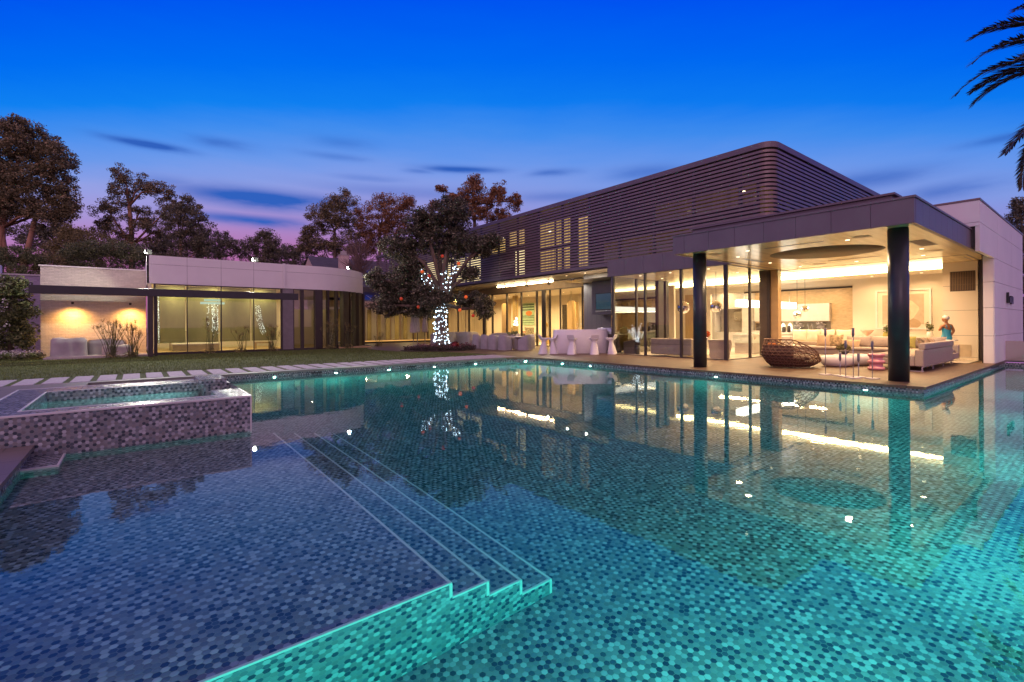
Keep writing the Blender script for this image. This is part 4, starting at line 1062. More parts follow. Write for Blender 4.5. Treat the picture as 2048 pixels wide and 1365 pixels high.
# ---- folded parasols
for i, (x,y,nm,h) in enumerate(((14.2,28.6,'leftmost of the three beside the tree',3.0),(15.2,30.0,'between the two others',2.95),(16.1,30.6,'bluish, nearest the lit trunk',2.9))):
    t = empty('folded_parasol', (x,y,0), i, 'closed white parasol, ' + nm, 'parasol', 'closed parasols by the link wing')
    q = MB(); q.tube([(0,0,0),(0,0,h)], .03, 8); q.build('pole', M['chrome'], t)
    q = MB(); q.lathe([(.26,0),(.26,.05),(.05,.07)], 20); q.build('foot', M['slab'], t)
    q = MB(); q.lathe([(.17,.92),(.2,1.05),(.16,1.5),(.12,1.75),(.155,2.1),(.12,2.5),(.05,h-.05),(.01,h)], 36, (0,0,0), 0, lambda a, z: 1+.22*math.sin(6*a+z*1.5)); q.build('canopy', M['parasol'], t)

# ---- bar counter and stools
bar_c = (17.15,16.5); bar_rz = math.atan2(15.75-17.2, 18.15-16.05)
t = empty('bar_counter', (*bar_c,0), bar_rz, 'white moulded bar counter with bulging rounded front', 'bar counter')
q = MB(); n = 48; prof = [(.0,.86,),(.06,.90),(.3,1.0),(.6,1.03),(.9,1.0),(1.1,.94),(1.15,.92)]
vs = []
for z, s_ in prof:
    for k in range(n):
        a = 2*PI*k/n; ca, sa = math.cos(a), math.sin(a); e = (abs(ca)**5+abs(sa)**5)**(-.2)
        bow = -.12*(1-(ca*e)**2)
        vs.append((ca*e*1.34*(1-(1-s_)*.35), sa*e*.42*s_ + bow, z))
q.add(vs, [(i*n+k, i*n+(k+1)%n, (i+1)*n+(k+1)%n, (i+1)*n+k) for i in range(len(prof)-1) for k in range(n)], 0, True)
q.add([vs[(len(prof)-1)*n+k] for k in range(n)], [tuple(range(n))])
q.build('counter_body', M['plastic'], t)
q = MB(); q.box(-1.0,.34,.2,1.0,.4,.6); q.build('shelf_recess', M['cover_pale'], t)
def bar_stool(x, y, rz, label):
    t = empty('bar_stool', (x,y,0), rz, label, 'bar stool', 'white moulded stools at the bar')
    q = MB(); n = 20; vs = []
    prof = [(0,.205,.2),(.02,.2,.2),(.3,.135,.17),(.55,.085,.12),(.62,.1,.13),(.7,.17,.19),(.73,.2,.2)]
    for z, rx, ry in prof:
        for k in range(n):
            a = 2*PI*k/n; ca, sa = math.cos(a), math.sin(a); e = (abs(ca)**4+abs(sa)**4)**(-.25)
            vs.append((ca*e*rx - .07*(1-z/.73), sa*e*ry, z))
    q.add(vs, [(i*n+k, i*n+(k+1)%n, (i+1)*n+(k+1)%n, (i+1)*n+k) for i in range(len(prof)-1) for k in range(n)] + [tuple((len(prof)-1)*n+k for k in range(n))], 0, True)
    q.build('base', M['plastic'], t)
    q = MB(); q.box(-.2,-.2,.735,.2,.2,.765); q.build('seat', M['plastic'], t, bevel=.015)
    q = MB(); q.add([(-.21,-.19,.765),(-.17,-.2,.765),(-.17,.2,.765),(-.21,.19,.765),(-.27,-.17,.92),(-.245,-.17,.92),(-.245,.17,.92),(-.27,.17,.92)], [(0,3,2,1),(4,5,6,7),(0,1,5,4),(1,2,6,5),(2,3,7,6),(3,0,4,7)]); q.build('backrest', M['plastic'], t, bevel=.012)
    q = MB(); q.box(.02,-.1,.27,.13,.1,.29); q.build('footrest', M['plastic'], t)
bd = bar_rz + PI/2
bar_stool(15.45,17.25, bar_rz+.25, 'white bar stool at the far end of the bar counter, half turned')
bar_stool(15.75,17.0, bar_rz+PI-.3, 'white bar stool showing its open footrest beside the left end of the bar')
bar_stool(16.15,16.05, bd-.55, 'white bar stool before the bar, left of the middle one')
bar_stool(16.85,15.33, bd, 'white bar stool in the middle of the bar front seen from behind')
bar_stool(17.55,14.9, bd+.9, 'white bar stool at the right end of the bar, turned sideways')

# ---- screen on the charcoal cabinet, grill below
t = place('television', (18.65,16.2,2.1), 'dark screen television set in the charcoal cabinet over the grill', 'television')
q = MB(); q.box(18.6,15.62,2.1,18.66,16.8,2.99); q.build('casing', M['black'], t, bevel=.008)
m, nt, out = newmat('standby screen')
f = noise(nt, coord(nt), 60, 3); c = ramp(nt, f, [(.4, (.006,.035,.065)), (.7, (.02,.075,.12))])
e_ = nd(nt, 'ShaderNodeEmission'); lk(nt, c, e_.inputs[0]); e_.inputs[1].default_value = .8
gl_ = nd(nt, 'ShaderNodeBsdfGlossy'); gl_.inputs[0].default_value = (.08,.08,.08,1); gl_.inputs[1].default_value = .1
ad = nd(nt, 'ShaderNodeAddShader'); lk(nt, e_.outputs[0], ad.inputs[0]); lk(nt, gl_.outputs[0], ad.inputs[1]); lk(nt, ad.outputs[0], out.inputs[0])
q = MB(); q.box(18.592,15.66,2.16,18.6,16.76,2.95); q.build('screen', m, t)
q = MB(); q.box(18.58,15.62,2.06,18.66,16.8,2.095); q.build('base_ledge', M['chrome'], t)
t = empty('gas_grill', (18.6,15.75,0), 0, 'steel gas grill with closed sloping hood against the charcoal wall', 'grill')
q = MB(); q.box(-.35,-.75,.1,.35,.75,.9); q.build('cabinet', plain('brown steel cabinet', (.2,.16,.14), .4), t, bevel=.01)
q = MB(); q.add([(-.38,-.75,.92),(.35,-.75,.92),(.35,.75,.92),(-.38,.75,.92),(-.2,-.75,1.22),(.35,-.75,1.25),(.35,.75,1.25),(-.2,.75,1.22)], [(0,3,2,1),(4,5,6,7),(0,1,5,4),(1,2,6,5),(2,3,7,6),(3,0,4,7)]); q.build('hood', plain('satin steel', (.5,.48,.55), .35, .7), t, bevel=.02)
q = MB(); q.tube([(-.36,-.5,1.02),(-.4,-.5,1.02),(-.4,.5,1.02),(-.36,.5,1.02)], .014, 8); q.build('handle', M['chrome'], t)
for k in range(5):
    q = MB(); q.tube([(-.36,-.55+k*.27,.8),(-.4,-.55+k*.27,.8)], .028, 12); q.build('knob', M['black'], t)

# ---- nest chair: loose woven basket of brown cane
t = empty('nest_chair', (16.35,6.62,0), math.atan2(-.6157,.7877), 'large open basket chair woven of brown cane, tall at one end', 'lounge chair')
def nest(th, s):
    """s 0 at the foot, 1 at the rim; the rim falls from the tall end (-x) to the low tip (+x)"""
    ca, sa = math.cos(th), math.sin(th)
    rim = .86 - .50*max(0, (ca+.35)/1.35)**1.15
    k = math.sin(min(1, s*1.0)*PI*.62+.42)/math.sin(PI*.5)
    ax = .92 if ca > 0 else .80; base = .62
    w = base + (1-base)*min(1.0, 2.3*s)**.7 - .10*max(0, s-.55)/.45
    return (ca*ax*w + .03*s, sa*.72*w, .03 + rim*s)
q = MB()
for s_ in np.linspace(.02, 1, 10): q.tube([nest(2*PI*k/48, s_) for k in range(48)], .011 if s_ < .98 else .02, 5, closed=True)
for sg, nn in ((1,26),(-1,26)):
    for i in range(nn):
        th0 = 2*PI*i/nn
        q.tube([nest(th0 + sg*1.0*s_, s_) for s_ in np.linspace(0, 1, 9)], .0105, 5)
q.build('cane_lattice', M['wicker'], t)
q = MB(); n = 40
for s0, s1, rng in ((.0,.3,range(n)), (.3,.8,[k for k in range(n) if 18 <= k <= 27])):
    for k in rng:
        a, b = 2*PI*k/n, 2*PI*(k+1)/n
        sc = lambda p: (p[0]*.985, p[1]*.985, p[2])
        m_ = (s0+s1)/2
        for u0, u1 in ((s0,m_),(m_,s1)): q.quad(sc(nest(a,u0)), sc(nest(b,u0)), sc(nest(b,u1)), sc(nest(a,u1)))
q.build('woven_shell', plain('dense brown weave', (.085,.042,.024), .7, var=.6, scale=45, bmp=.8, bscale=90), t, smooth=True)
q = MB(); q.ball((.05,0,.3), (.62,.5,.12), 24, 10); q.build('seat_pad', plain('dark brown pad', (.1,.06,.045), .9), t)
q = MB(); q.obox((-.42,.1,.62), (.06,.2,.17), 0, Matrix.Rotation(-.35,3,'Y')); q.build('back_cushion', M['cushion_rust'], t, bevel=.05)

# ---- pebble tables, plant bowl, pink stool
def pebble(name, x, y, rx, ry, h, rz, label):
    t = empty(name, (x,y,0), rz, label, 'coffee table', 'pale pebble shaped tables')
    q = MB(); n = 40; prof = [(.01,.75),(.05,.86),(.13,.98),(.22,1.0),(.30,.97),(h-.04,.88),(h-.01,.74),(h,.55)]
    vs = [(math.cos(2*PI*k/n)*rx*s_, math.sin(2*PI*k/n)*ry*s_*(1+.06*math.cos(4*PI*k/n)), z) for z, s_ in prof for k in range(n)]
    q.add(vs, [(i*n+k, i*n+(k+1)%n, (i+1)*n+(k+1)%n, (i+1)*n+k) for i in range(len(prof)-1) for k in range(n)] + [tuple((len(prof)-1)*n+k for k in range(n)), tuple(range(n-1,-1,-1))], 0, True)
    q.build('shell', M['ottoman'], t); return t
rz0 = math.atan2(-.6157,.7877)
pebble('pebble_table', 17.75,5.72,.50,.40,.36, rz0, 'pale pebble shaped low table nearer the nest chair')
pebble('pebble_table', 18.62,5.55,.72,.45,.37, rz0, 'longer pale pebble shaped low table carrying the plant bowl')
t = empty('plant_bowl', (18.35,5.72,.37), 0, 'round clump of green rosettes in a bowl on the pebble table', 'plant')
q = MB(); q.lathe([(.08,0),(.15,.06),(.16,.1),(.02,.09)], 20); q.build('bowl', M['bronze_dark'], t)
cs = [(.15*math.cos(a)*r_, .15*math.sin(a)*r_, .2+.1*(1-r_)) for a in np.linspace(0,6.2,9) for r_ in (.3,.95)]
tri_mesh('foliage', leaf_cloud(cs, .075, 60, .07, seed=5, aspect=.6), M['leaf_olive'], t)
t = empty('pink_stool', (17.22,4.55,0), 0, 'glossy pink ribbed drum stool beside the front column', 'stool')
q = MB(); q.lathe([(.16,0),(.205,.02),(.215,.05),(.205,.085),(.165,.1),(.16,.15),(.165,.2),(.205,.215),(.215,.25),(.205,.285),(.165,.3),(.16,.36),(.17,.4),(.205,.42),(.215,.45),(.205,.48),(.15,.49)], 36); q.build('drum', M['pink'], t)

# ---- candle stands at the pool edge
for (x,y,h,nm) in ((14.65,5.0,1.27,'tall, standing alone nearest the nest chair'),(14.66,4.66,.62,'short, left of the cluster of four'),(14.49,4.48,.95,'middling, second of the cluster of four'),(14.24,4.24,1.27,'tall, in front of the cluster of four'),(14.59,4.23,.62,'short, right of the cluster of four'),(14.46,3.9,.95,'middling, standing alone beside the front column')):
    t = empty('candle_stand', (x,y,0), rz0, 'slender metal candle stand, ' + nm, 'candle stand', 'slender candle stands at the pool edge')
    q = MB(); q.box(-.115,-.115,0,.115,.115,.022); q.build('foot', M['ottoman'], t, bevel=.004)
    q = MB(); q.tube([(0,0,.02),(0,0,h-.2)], .011, 8); q.build('rod', plain('satin grey rod', (.35,.31,.32), .35, .5), t)
    q = MB(); q.lathe([(.012,h-.24),(.03,h-.18),(.03,h)], 14); q.build('candle_cup', plain('slate candle cup', (.17,.15,.17), .4, .4), t)

# ---- big sectional sofa
sofa = place('sectional_sofa', (20.6,5.2,0), 'large taupe L-shaped sectional sofa on thin metal legs under the canopy', 'sofa')
def pillow(name, c, size, rz, tilt, mat, parent=None):
    q = MB(); n = 12; w, h, d_ = size; vs = []
    for sgn in (1,-1):
        for i in range(n+1):
            for j in range(n+1):
                a, b = 2*i/n-1, 2*j/n-1
                bul = (max(0,(1-a**2))*max(0,(1-b**2)))**.45
                pin = 1 - .07*(1-abs(a))*(abs(b)**3) - .0
                vs.append((sgn*bul*d_/2, a*w/2*(1-.06*(1-b*b)*abs(a)**4), b*h/2*(1-.06*(1-a*a)*abs(b)**4)))
    f = []; m_ = n+1
    for s_ in range(2):
        o_ = s_*m_*m_
        for i in range(n):
            for j in range(n):
                qd = (o_+i*m_+j, o_+(i+1)*m_+j, o_+(i+1)*m_+j+1, o_+i*m_+j+1); f.append(qd if s_ == 0 else qd[::-1])
    T = Matrix.Rotation(rz,3,'Z') @ Matrix.Rotation(tilt,3,'Y')
    q.add([tuple(Vector(c) + T @ Vector(v)) for v in vs], f, 0, True)
    return q.build(name, mat, parent)
q = MB(); q.box(17.5,3.52,.14,21.25,3.72,.62); q.box(17.5,3.72,.14,18.4,4.0,.45); q.box(17.62,3.5,.62,21.25,3.66,.8); q.build('side_back', M['sofa'], sofa, bevel=.03)
q = MB(); q.box(17.7,3.72,.16,21.3,4.75,.34); q.box(21.3,3.52,.16,22.3,8.6,.36); q.build('seat_base', M['sofa'], sofa, bevel=.03)
for (a,b,c,d_) in ((17.75,3.75,19.5,4.75),(19.52,3.75,21.28,4.75)):
    q = MB(); q.box(a,b,.34,c,d_,.47); q.build('seat_cushion', M['sofa'], sofa, bevel=.05)
for (a,b) in ((3.6,5.2),(5.22,6.9),(6.92,8.55)):
    q = MB(); q.box(21.25,a,.36,22.1,b,.48); q.build('seat_cushion', M['sofa'], sofa, bevel=.05)
q = MB(); q.box(22.1,3.52,.16,22.3,8.6,.62); q.build('rear_back', M['sofa'], sofa, bevel=.03)
q = MB()
for (x,y) in ((17.55,3.56),(18.8,3.56),(20.1,3.56),(21.2,3.56),(17.55,4.7),(19.5,4.7),(21.3,8.5),(21.3,6.5),(22.25,8.5)): q.box(x-.015,y-.015,0,x+.015,y+.015,.15)
q.box(17.5,3.52,.12,21.2,3.56,.15); q.box(17.52,3.52,.0,17.56,4.75,.02)
q.build('leg_frame', M['chrome'], sofa)
for (y,w) in ((4.45,1.3),(5.55,.9),(6.35,.85)): pillow('back_cushion', (21.98,y,.68), (w,.44,.26), 0, .22, M['sofa'], sofa)
GP = 'loose cushions on the sectional sofa'
for (c,sz,rz,tl_,mk,lb) in (((21.72,7.45,.70),(.52,.5,.2),.1,.3,'cushion','plump tan cushion at the far end of the sectional sofa'),((21.75,7.05,.70),(.5,.5,.2),.1,.25,'cushion_print','mottled tan and rust cushion beside the plump tan one'),((21.55,6.5,.60),(.62,.34,.17),0,.35,'cushion','wide flat tan cushion lying against the back of the sectional sofa'),
                          ((21.75,4.95,.68),(.75,.46,.2),0,.25,'cushion_green','olive green cushion behind the front column'),((19.9,4.0,.76),(.8,.36,.2),PI/2,.5,'cushion_print','crumpled brown cushion on top of the sofa side back'),((20.8,4.0,.76),(.6,.34,.2),PI/2+.2,.55,'cushion','tan cushion at the pedestal end of the sofa side back')):
    tag(pillow('cushion', c, sz, rz, tl_, M[mk]), lb, 'cushion', GP)

# second sofa inside with cream cushions
s2 = place('cream_sofa', (23.6,7.9,0), 'cream sofa behind the sectional with its back to the white panel', 'sofa')
q = MB(); q.box(23.4,6.6,.1,24.4,9.6,.42); q.box(24.2,6.6,.42,24.4,9.6,.78); q.build('seat', M['cushion_cream'], s2, bevel=.06)
q = MB(); q.box(23.4,9.6,.0,24.4,9.75,.6); q.box(23.4,6.45,0,24.4,6.6,.6); q.build('armrest', M['cushion_cream'], s2, bevel=.04)
for y, lb in ((9.2,'nearest the kitchen'),(8.65,'second from the kitchen'),(8.1,'third from the kitchen'),(7.45,'farthest from the kitchen')):
    tag(pillow('cushion', (23.95,y,.84), (.6,.55,.22), .2*math.sin(y*7), .2, M['cushion_cream']), 'pale puffed cushion on the cream sofa, ' + lb, 'cushion', 'pale cushions on the cream sofa')
t = empty('armchair', (22.9,9.6,0), -.3, 'small pale armchair at the kitchen end of the cream sofa', 'armchair')
q = MB(); q.box(-.32,-.32,.16,.32,.32,.42); q.build('seat', M['cushion_cream'], t, bevel=.05)
q = MB(); q.box(.2,-.36,.3,.36,.36,.82); q.build('backrest', M['cover_pale'], t, bevel=.05)
for (x,y) in ((-.28,-.28),(.28,-.28),(.28,.28),(-.28,.28)):
    q = MB(); q.box(x-.02,y-.02,0,x+.02,y+.02,.16); q.build('leg', M['oak'], t)

# ---- swimmer statue on its pedestal
ped = empty('pedestal', (23.35,4.0,0), 0, 'pale narrow pedestal table carrying the swimmer statue', 'pedestal')
q = MB(); q.box(-.22,-.12,0,.22,.5,.72); q.build('base', M['wallwarm'], ped); q = MB(); q.box(-.28,-.22,.72,.28,.72,.76); q.build('top', M['cabinet'], ped, bevel=.006)
st_ = empty('statue', (23.4,4.05,.76), math.atan2(-.6157,.7877)+0, 'half length statue of a swimmer in turquoise suit and silver cap, seen from behind', 'statue')
# local: x to the viewer's right, y away from the viewer
def skin_body(name, verts, edges, rad, mat, parent, sub=2):
    me = bpy.data.meshes.new(name); me.from_pydata(verts, edges, []); me.materials.append(mat); me.update()
    o = bpy.data.objects.new(name, me); COL.objects.link(o); o.parent = parent
    md = o.modifiers.new('skin', 'SKIN'); md.use_smooth_shade = True
    sv = me.skin_vertices[0].data
    for i, r in enumerate(rad): sv[i].radius = r if hasattr(r, '__len__') else (r, r); sv[i].use_root = (i == 0)
    q_ = o.modifiers.new('soft', 'SUBSURF'); q_.levels = sub; q_.render_levels = sub
    return o
vb = [(0,0,0),(0,0,.1),(0,.005,.24),(0,.0,.4),(0,0,.5),(0,0,.57),(-.01,0,.63),(-.02,-.0,.69),      # spine to skull base
      (-.165,0,.515),(-.235,.02,.36),(-.15,.13,.34),                                               # left arm bent to the chest
      (.165,0,.515),(.25,-.02,.32),(.15,-.02,.17),(-.1,.15,.43),(.1,0,.15)]
eb = [(0,1),(1,2),(2,3),(3,4),(4,5),(5,6),(6,7),(4,8),(8,9),(9,10),(10,14),(4,11),(11,12),(12,13),(13,15)]
rb = [(.175,.125),(.17,.12),(.125,.095),(.14,.1),(.13,.085),(.06,.055),(.05,.05),(.06,.065),.058,.047,.038,.06,.047,.036,.03,.028]
skin_body('body', vb, eb, rb, M['skin'], st_)
q = MB(); q.ball((-.035,.01,.765), (.088,.105,.115), 20, 12); q.ball((-.13,.03,.735), (.018,.016,.022), 8, 6); q.ball((-.085,.03,.69), (.035,.035,.03), 10, 6); q.build('head', M['skin'], st_, smooth=True)
q = MB(); q.ball((-.022,.0,.795), (.1,.115,.1), 20, 12); q.build('swim_cap', M['cap'], st_)
q = MB(); n = 28
prof = [(0,.178,.13),(.08,.182,.132),(.16,.155,.117),(.24,.137,.106),(.33,.147,.112),(.4,.152,.115)]
vs = []
for z, rx, ry in prof:
    for k in range(n):
        a = 2*PI*k/n; zz = z
        if z > .39: zz = z + .07*math.cos(2*a)**1*(.6)
        vs.append((rx*math.cos(a), .003+ry*math.sin(a), zz))
q.add(vs, [(i*n+k, i*n+(k+1)%n, (i+1)*n+(k+1)%n, (i+1)*n+k) for i in range(len(prof)-1) for k in range(n)], 0, True)
for sx in (-.08,.08): q.tube([(sx,-.108,.42),(sx*.95,-.09,.5),(sx*.8,-.02,.575),(sx*.9,.08,.52)], .014, 6)
q.build('swimsuit', M['swimsuit'], st_)

# ---- framed picture, vases
t = place('framed_picture', (26.45,5.85,2.0), 'large pale framed picture of a head and shoulders behind the front column', 'picture')
q = MB(); a, b, z0, z1 = 5.05,7.0,1.1,2.86
q.box(26.42,a,z0,26.5,a+.07,z1); q.box(26.42,b-.07,z0,26.5,b,z1); q.box(26.42,a+.07,z0,26.5,b-.07,z0+.07); q.box(26.42,a+.07,z1-.07,26.5,b-.07,z1); q.build('frame', M['cabinet'], t)
q = MB(); q.box(26.47,a+.07,z0+.07,26.49,b-.07,z1-.07); q.build('mount', M['wallwarm'], t)
q = MB(); q.box(26.462,a+.25,z0+.22,26.4695,b-.25,z1-.24); q.build('picture_sheet', plain('beige print ground', (.5,.41,.3), .6), t)
def blob(cy, cz, ry, rz, n=28, x=26.459, wob=0.0, seed=0):
    rs = random.Random(seed); ph = rs.uniform(0,6); q = MB()
    pts = [(x, cy+ry*math.cos(2*PI*k/n)*(1+wob*math.sin(5*2*PI*k/n+ph)), cz+rz*math.sin(2*PI*k/n)*(1+wob*math.cos(6*2*PI*k/n+ph))) for k in range(n)]
    return q.add(pts, [tuple(range(n))])
blob(5.98,1.34,.58,.28, x=26.458).build('printed_shoulders', plain('tan print', (.42,.3,.18), .6), t)
blob(5.98,1.95,.5,.45, x=26.457, wob=.07, seed=2).build('printed_hair', plain('cream print', (.68,.58,.42), .6), t)
blob(6.02,1.83,.27,.36, x=26.456).build('printed_face', plain('pale print', (.6,.47,.33), .6), t)
blob(6.02,1.66,.08,.045, x=26.455).build('printed_mouth', plain('rose print', (.6,.3,.2), .6), t)
for sx in (-.11,.11): blob(6.02+sx,1.93,.07,.03, x=26.455).build('printed_eye', plain('brown print', (.2,.13,.08), .6), t)
t = empty('glass_vase', (26.0,7.2,.0), 0, 'pink glass bowl on a low stand before the white panel', 'vase')
q = MB(); q.box(-.2,-.9,0,.2,.9,.72); q.build('stand', M['cabinet'], t)
q = MB(); q.lathe([(.1,.74),(.05,.82),(.18,.95),(.26,1.07),(.25,1.07),(.17,.96)], 24); q.build('bowl', plain('rose glass', (.65,.42,.3), .1), t)
for (x,y,z,lb) in ((25.9,5.0,.0,'white vase with pale green leaves behind the front column'),(24.2,6.05,.0,'yellow vase with dry stems beside the front column')):
    t = empty('vase', (x,y,z), 0, lb, 'vase')
    q = MB(); q.lathe([(.06,.0),(.07,.72),(.1,.78),(.12,.9),(.08,1.02),(.06,1.03)], 18); q.build('body', M['cushion_green'] if x < 25 else M['cabinet'], t)
    tri_mesh('foliage', leaf_cloud(RNG.normal(0,.06,(8,3))+np.array([0,0,1.18]), .1, 20, .08, seed=int(x)), M['leaf_green'], t)

# ---- kitchen
kit = place('kitchen_cabinets', (28.0,13,0), 'white kitchen wall of tall and hanging cabinets beyond the lounge', 'kitchen cabinet')
q = MB()
for k in range(4): q.box(27.95,9.35+k*.95,1.5,28.3,9.35+k*.95+.94,2.42)
q.build('wall_cupboard', M['cabinet'], kit)
q = MB(); q.box(27.7,9.3,.0,28.3,13.2,.93); q.build('base_cupboard', M['cabinet'], kit); q = MB(); q.box(27.66,9.28,.93,28.3,13.2,.99); q.build('worktop', M['marble'], kit)
q = MB(); q.box(28.28,9.4,1.0,28.299,11.2,1.48); q.build('splashback', plain('grey mirror splashback', (.3,.27,.22), .15), kit)
q = MB()
for (a,b,z0,z1) in ((13.25,13.68,0,3.5),(15.33,15.9,0,3.5),(13.69,14.5,2.27,3.5),(14.51,15.32,2.27,3.5),(13.69,15.32,0,.9)): q.box(27.6,a,z0,28.3,b,z1)
q.build('tall_cupboard', M['cabinet'], kit)
q = MB(); q.box(28.2,13.7,.92,28.29,15.3,2.27); q.build('niche_back', plain('grey stone niche', (.4,.37,.32), .3), kit)
q = MB(); q.box(27.9,13.7,1.55,28.25,14.3,2.1); q.build('extractor_hood', M['chrome'], kit)
isl = place('kitchen_island', (24.5,10.8,0), 'long kitchen island with frosted ribbed front and pale worktop', 'kitchen island')
q = MB(); q.box(21.95,10.35,.86,27.3,11.4,.93); q.build('worktop', M['marble'], isl)
q = MB(); q.box(22.1,10.5,.0,27.2,11.3,.5); q.build('base', M['cover_pale'], isl)
q = MB(); 
for k in range(40): q.box(22.05+k*.13,10.42,.02,22.15+k*.13,10.5,.5)
q.build('ribbed_front', M['cover_pale'], isl)
q = MB(); q.box(22.0,10.42,.5,27.25,11.35,.86); q.build('frosted_panel', plain('frosted glass panel', (.5,.56,.52), .2), isl)
m_ = plain('clutter brown', (.16,.1,.06), .5); 
for (x,y,h,r,mk,lb,nm) in ((24.0,10.75,.34,.13,'leaf','leafy bowl on the kitchen island nearest the pillar','planter'),(25.9,10.7,.3,.09,'bronze_dark','dark square lantern on the kitchen island','lantern'),(26.5,10.7,.34,.08,'bronze_dark','dark tall lantern at the end of the kitchen island','lantern'),(25.0,10.6,.16,.12,'chrome','round chrome bowl on the kitchen island','bowl')):
    t = empty(nm, (x,y,.93), 0, lb, nm)
    if mk == 'leaf':
        q = MB(); q.lathe([(.15,0),(.2,.1),(.02,.09)], 16); q.build('bowl', m_, t)
        tri_mesh('foliage', leaf_cloud(RNG.normal(0,.14,(12,3))*np.array([1.5,1,.4])+np.array([0,0,.2]), .1, 26, .09, seed=9), M['leaf_green'], t)
    else:
        q = MB(); q.lathe([(r*.7,0),(r,.03),(r,h*.8),(r*.6,h)], 16); q.build('body', M[mk], t)
for (y,lb) in ((11.6,'left white table lamp glowing on the kitchen counter'),(11.25,'right white table lamp glowing on the kitchen counter')):
    t = empty('table_lamp', (28.0,y,.99), 0, lb, 'lamp')
    q = MB(); q.lathe([(.09,0),(.12,.1),(.1,.3),(.03,.42)], 16); q.build('lamp_shade', emit('glowing shade', (1,.9,.65), 2.2), t)
for (x,y,z,lb) in ((28.0,9.75,.99,'white flower bunch at the right end of the kitchen counter'),(27.95,10.75,.99,'white flower bunch in the middle of the kitchen counter')):
    t = empty('flower_vase', (x,y,z), 0, lb, 'flowers')
    q = MB(); q.lathe([(.06,0),(.07,.16),(.05,.17)], 14); q.build('vase', M['chrome'], t)
    tri_mesh('blossom', leaf_cloud(RNG.normal(0,.09,(10,3))+np.array([0,0,.28]), .09, 24, .07, seed=2, aspect=.9), M['petal'], t)
for k,y in enumerate((10.35,10.15)):
    t = empty('tap', (28.05,y,.99), 0, ('left' if k == 0 else 'right') + ' tall arched steel tap over the kitchen counter', 'tap', 'kitchen taps')
    q = MB(); q.tube([(0,0,0),(0,0,.3),(-.04,0,.36),(-.1,0,.37),(-.15,0,.33),(-.16,0,.24)], .018, 8); q.build('spout', M['chrome'], t)
for (y,z,w,lb) in ((12.75,1.12,.5,'stack of dark ovens at the left end of the kitchen counter'),(12.0,1.05,.4,'dark coffee machine on the kitchen counter')):
    t = empty('kitchen_appliance', (28.05,y,.99), 0, lb, 'appliance')
    q = MB(); q.box(-.2,-w/2,0,.2,w/2,.42); q.build('body', M['bronze_dark'], t, bevel=.01); q = MB(); q.box(-.205,-w/2+.04,.2,-.2,w/2-.04,.26); q.build('trim', M['chrome'], t)
ch = place('linear_chandelier', (24.4,10.8,2.3), 'long white glowing bar chandelier hung over the kitchen island', 'chandelier')
q = MB()
for k in range(17): q.box(21.5+k*.34,10.62,2.16,21.5+k*.34+.325,10.98,2.47)
q.build('lamp_shade', M['lampwhite'], ch, bevel=.03)
q = MB()
for x in (22.0,24.4,26.8): q.tube([(x,10.8,2.47),(x,10.8,HZ-.2 if x < 24.7 else 3.45)], .008, 6)
q.build('cable', M['chrome'], ch)
area_light('chandelier_glow', (24.4,10.8,2.14), (0,0,-1), 190, (1,.78,.46), .3, 'RECTANGLE', 180, 5.0)
GM = 'mirrored globe pendants'
for (x,y,z,r,zt,lb) in ((19.3,12.2,2.12,.27,HZ,'large mirrored globe lamp hung over the grey sofa'),(19.9,11.0,2.14,.25,HZ,'mirrored globe lamp half hidden behind the rear column'),(24.3,9.45,1.78,.17,HZ,'small mirrored globe lamp above the nest chair end of the island'),(24.0,9.0,2.05,.15,HZ,'smallest mirrored globe lamp, hanging higher than its neighbour')):
    t = empty('globe_pendant', (x,y,z), 0, lb, 'pendant lamp', GM)
    q = MB(); q.ball((0,0,0), r, 18, 12); q.build('globe', M['mirrorball'], t, smooth=False)
    q = MB(); q.tube([(0,0,r*.9),(0,0,zt-z)], .008, 6); q.build('cord', M['black'], t)

# ---- grey sofa and chairs inside the glazed room
gs = place('grey_sofa', (18.2,12.0,0), 'long grey sofa with its back against the glass wall', 'sofa')
q = MB(); q.box(17.95,11.0,.08,18.15,13.0,.78); q.build('backrest', plain('warm grey fabric', (.3,.26,.2), .9, bmp=.15), gs, bevel=.05)
q = MB(); q.box(18.15,11.0,.1,18.95,13.0,.42); q.build('seat', plain('warm grey seat', (.28,.24,.19), .9), gs, bevel=.05)
q = MB(); q.box(17.94,11.02,.52,17.955,12.98,.53); q.build('seam', M['bronze_dark'], gs)
def tub_chair(x, y, rz, lb, mat):
    t = empty('tub_chair', (x,y,0), rz, lb, 'armchair', 'angular tub chairs in the glazed room')
    q = MB(); q.add([(-.34,-.34,0),(.34,-.3,0),(.34,.3,0),(-.34,.34,0),(-.42,-.42,.75),(.36,-.4,.55),(.36,.4,.55),(-.42,.42,.75)], [(0,3,2,1),(0,1,5,4),(1,2,6,5),(2,3,7,6),(3,0,4,7)]); q.add([(-.42,-.42,.75),(.36,-.4,.55),(.36,.4,.55),(-.42,.42,.75),(-.3,-.3,.42),(.34,-.3,.4),(.34,.3,.4),(-.3,.3,.42)], [(0,1,5,4),(1,2,6,5),(2,3,7,6),(3,0,4,7),(4,5,6,7)]); q.build('shell', mat, t)
    q = MB(); q.obox((-.1,0,.58), (.06,.16,.14), 0, Matrix.Rotation(-.3,3,'Y')); q.build('cushion', M['petal'] if False else M['cabinet'], t, bevel=.04)
tub_chair(18.6,10.1,.4,'angular taupe chair with a white cushion behind the rear column', M['sofa'])
tub_chair(18.5,14.45,2.2,'angular dark chair at the far left end of the glazed room', M['bronze_dark'])
t = empty('glass_table', (19.4,11.6,0), 0, 'low glass table with small ornaments behind the grey sofa', 'table')
q = MB(); q.box(-.5,-.9,.7,.5,.9,.72); q.build('table_top', M['marble'], t)
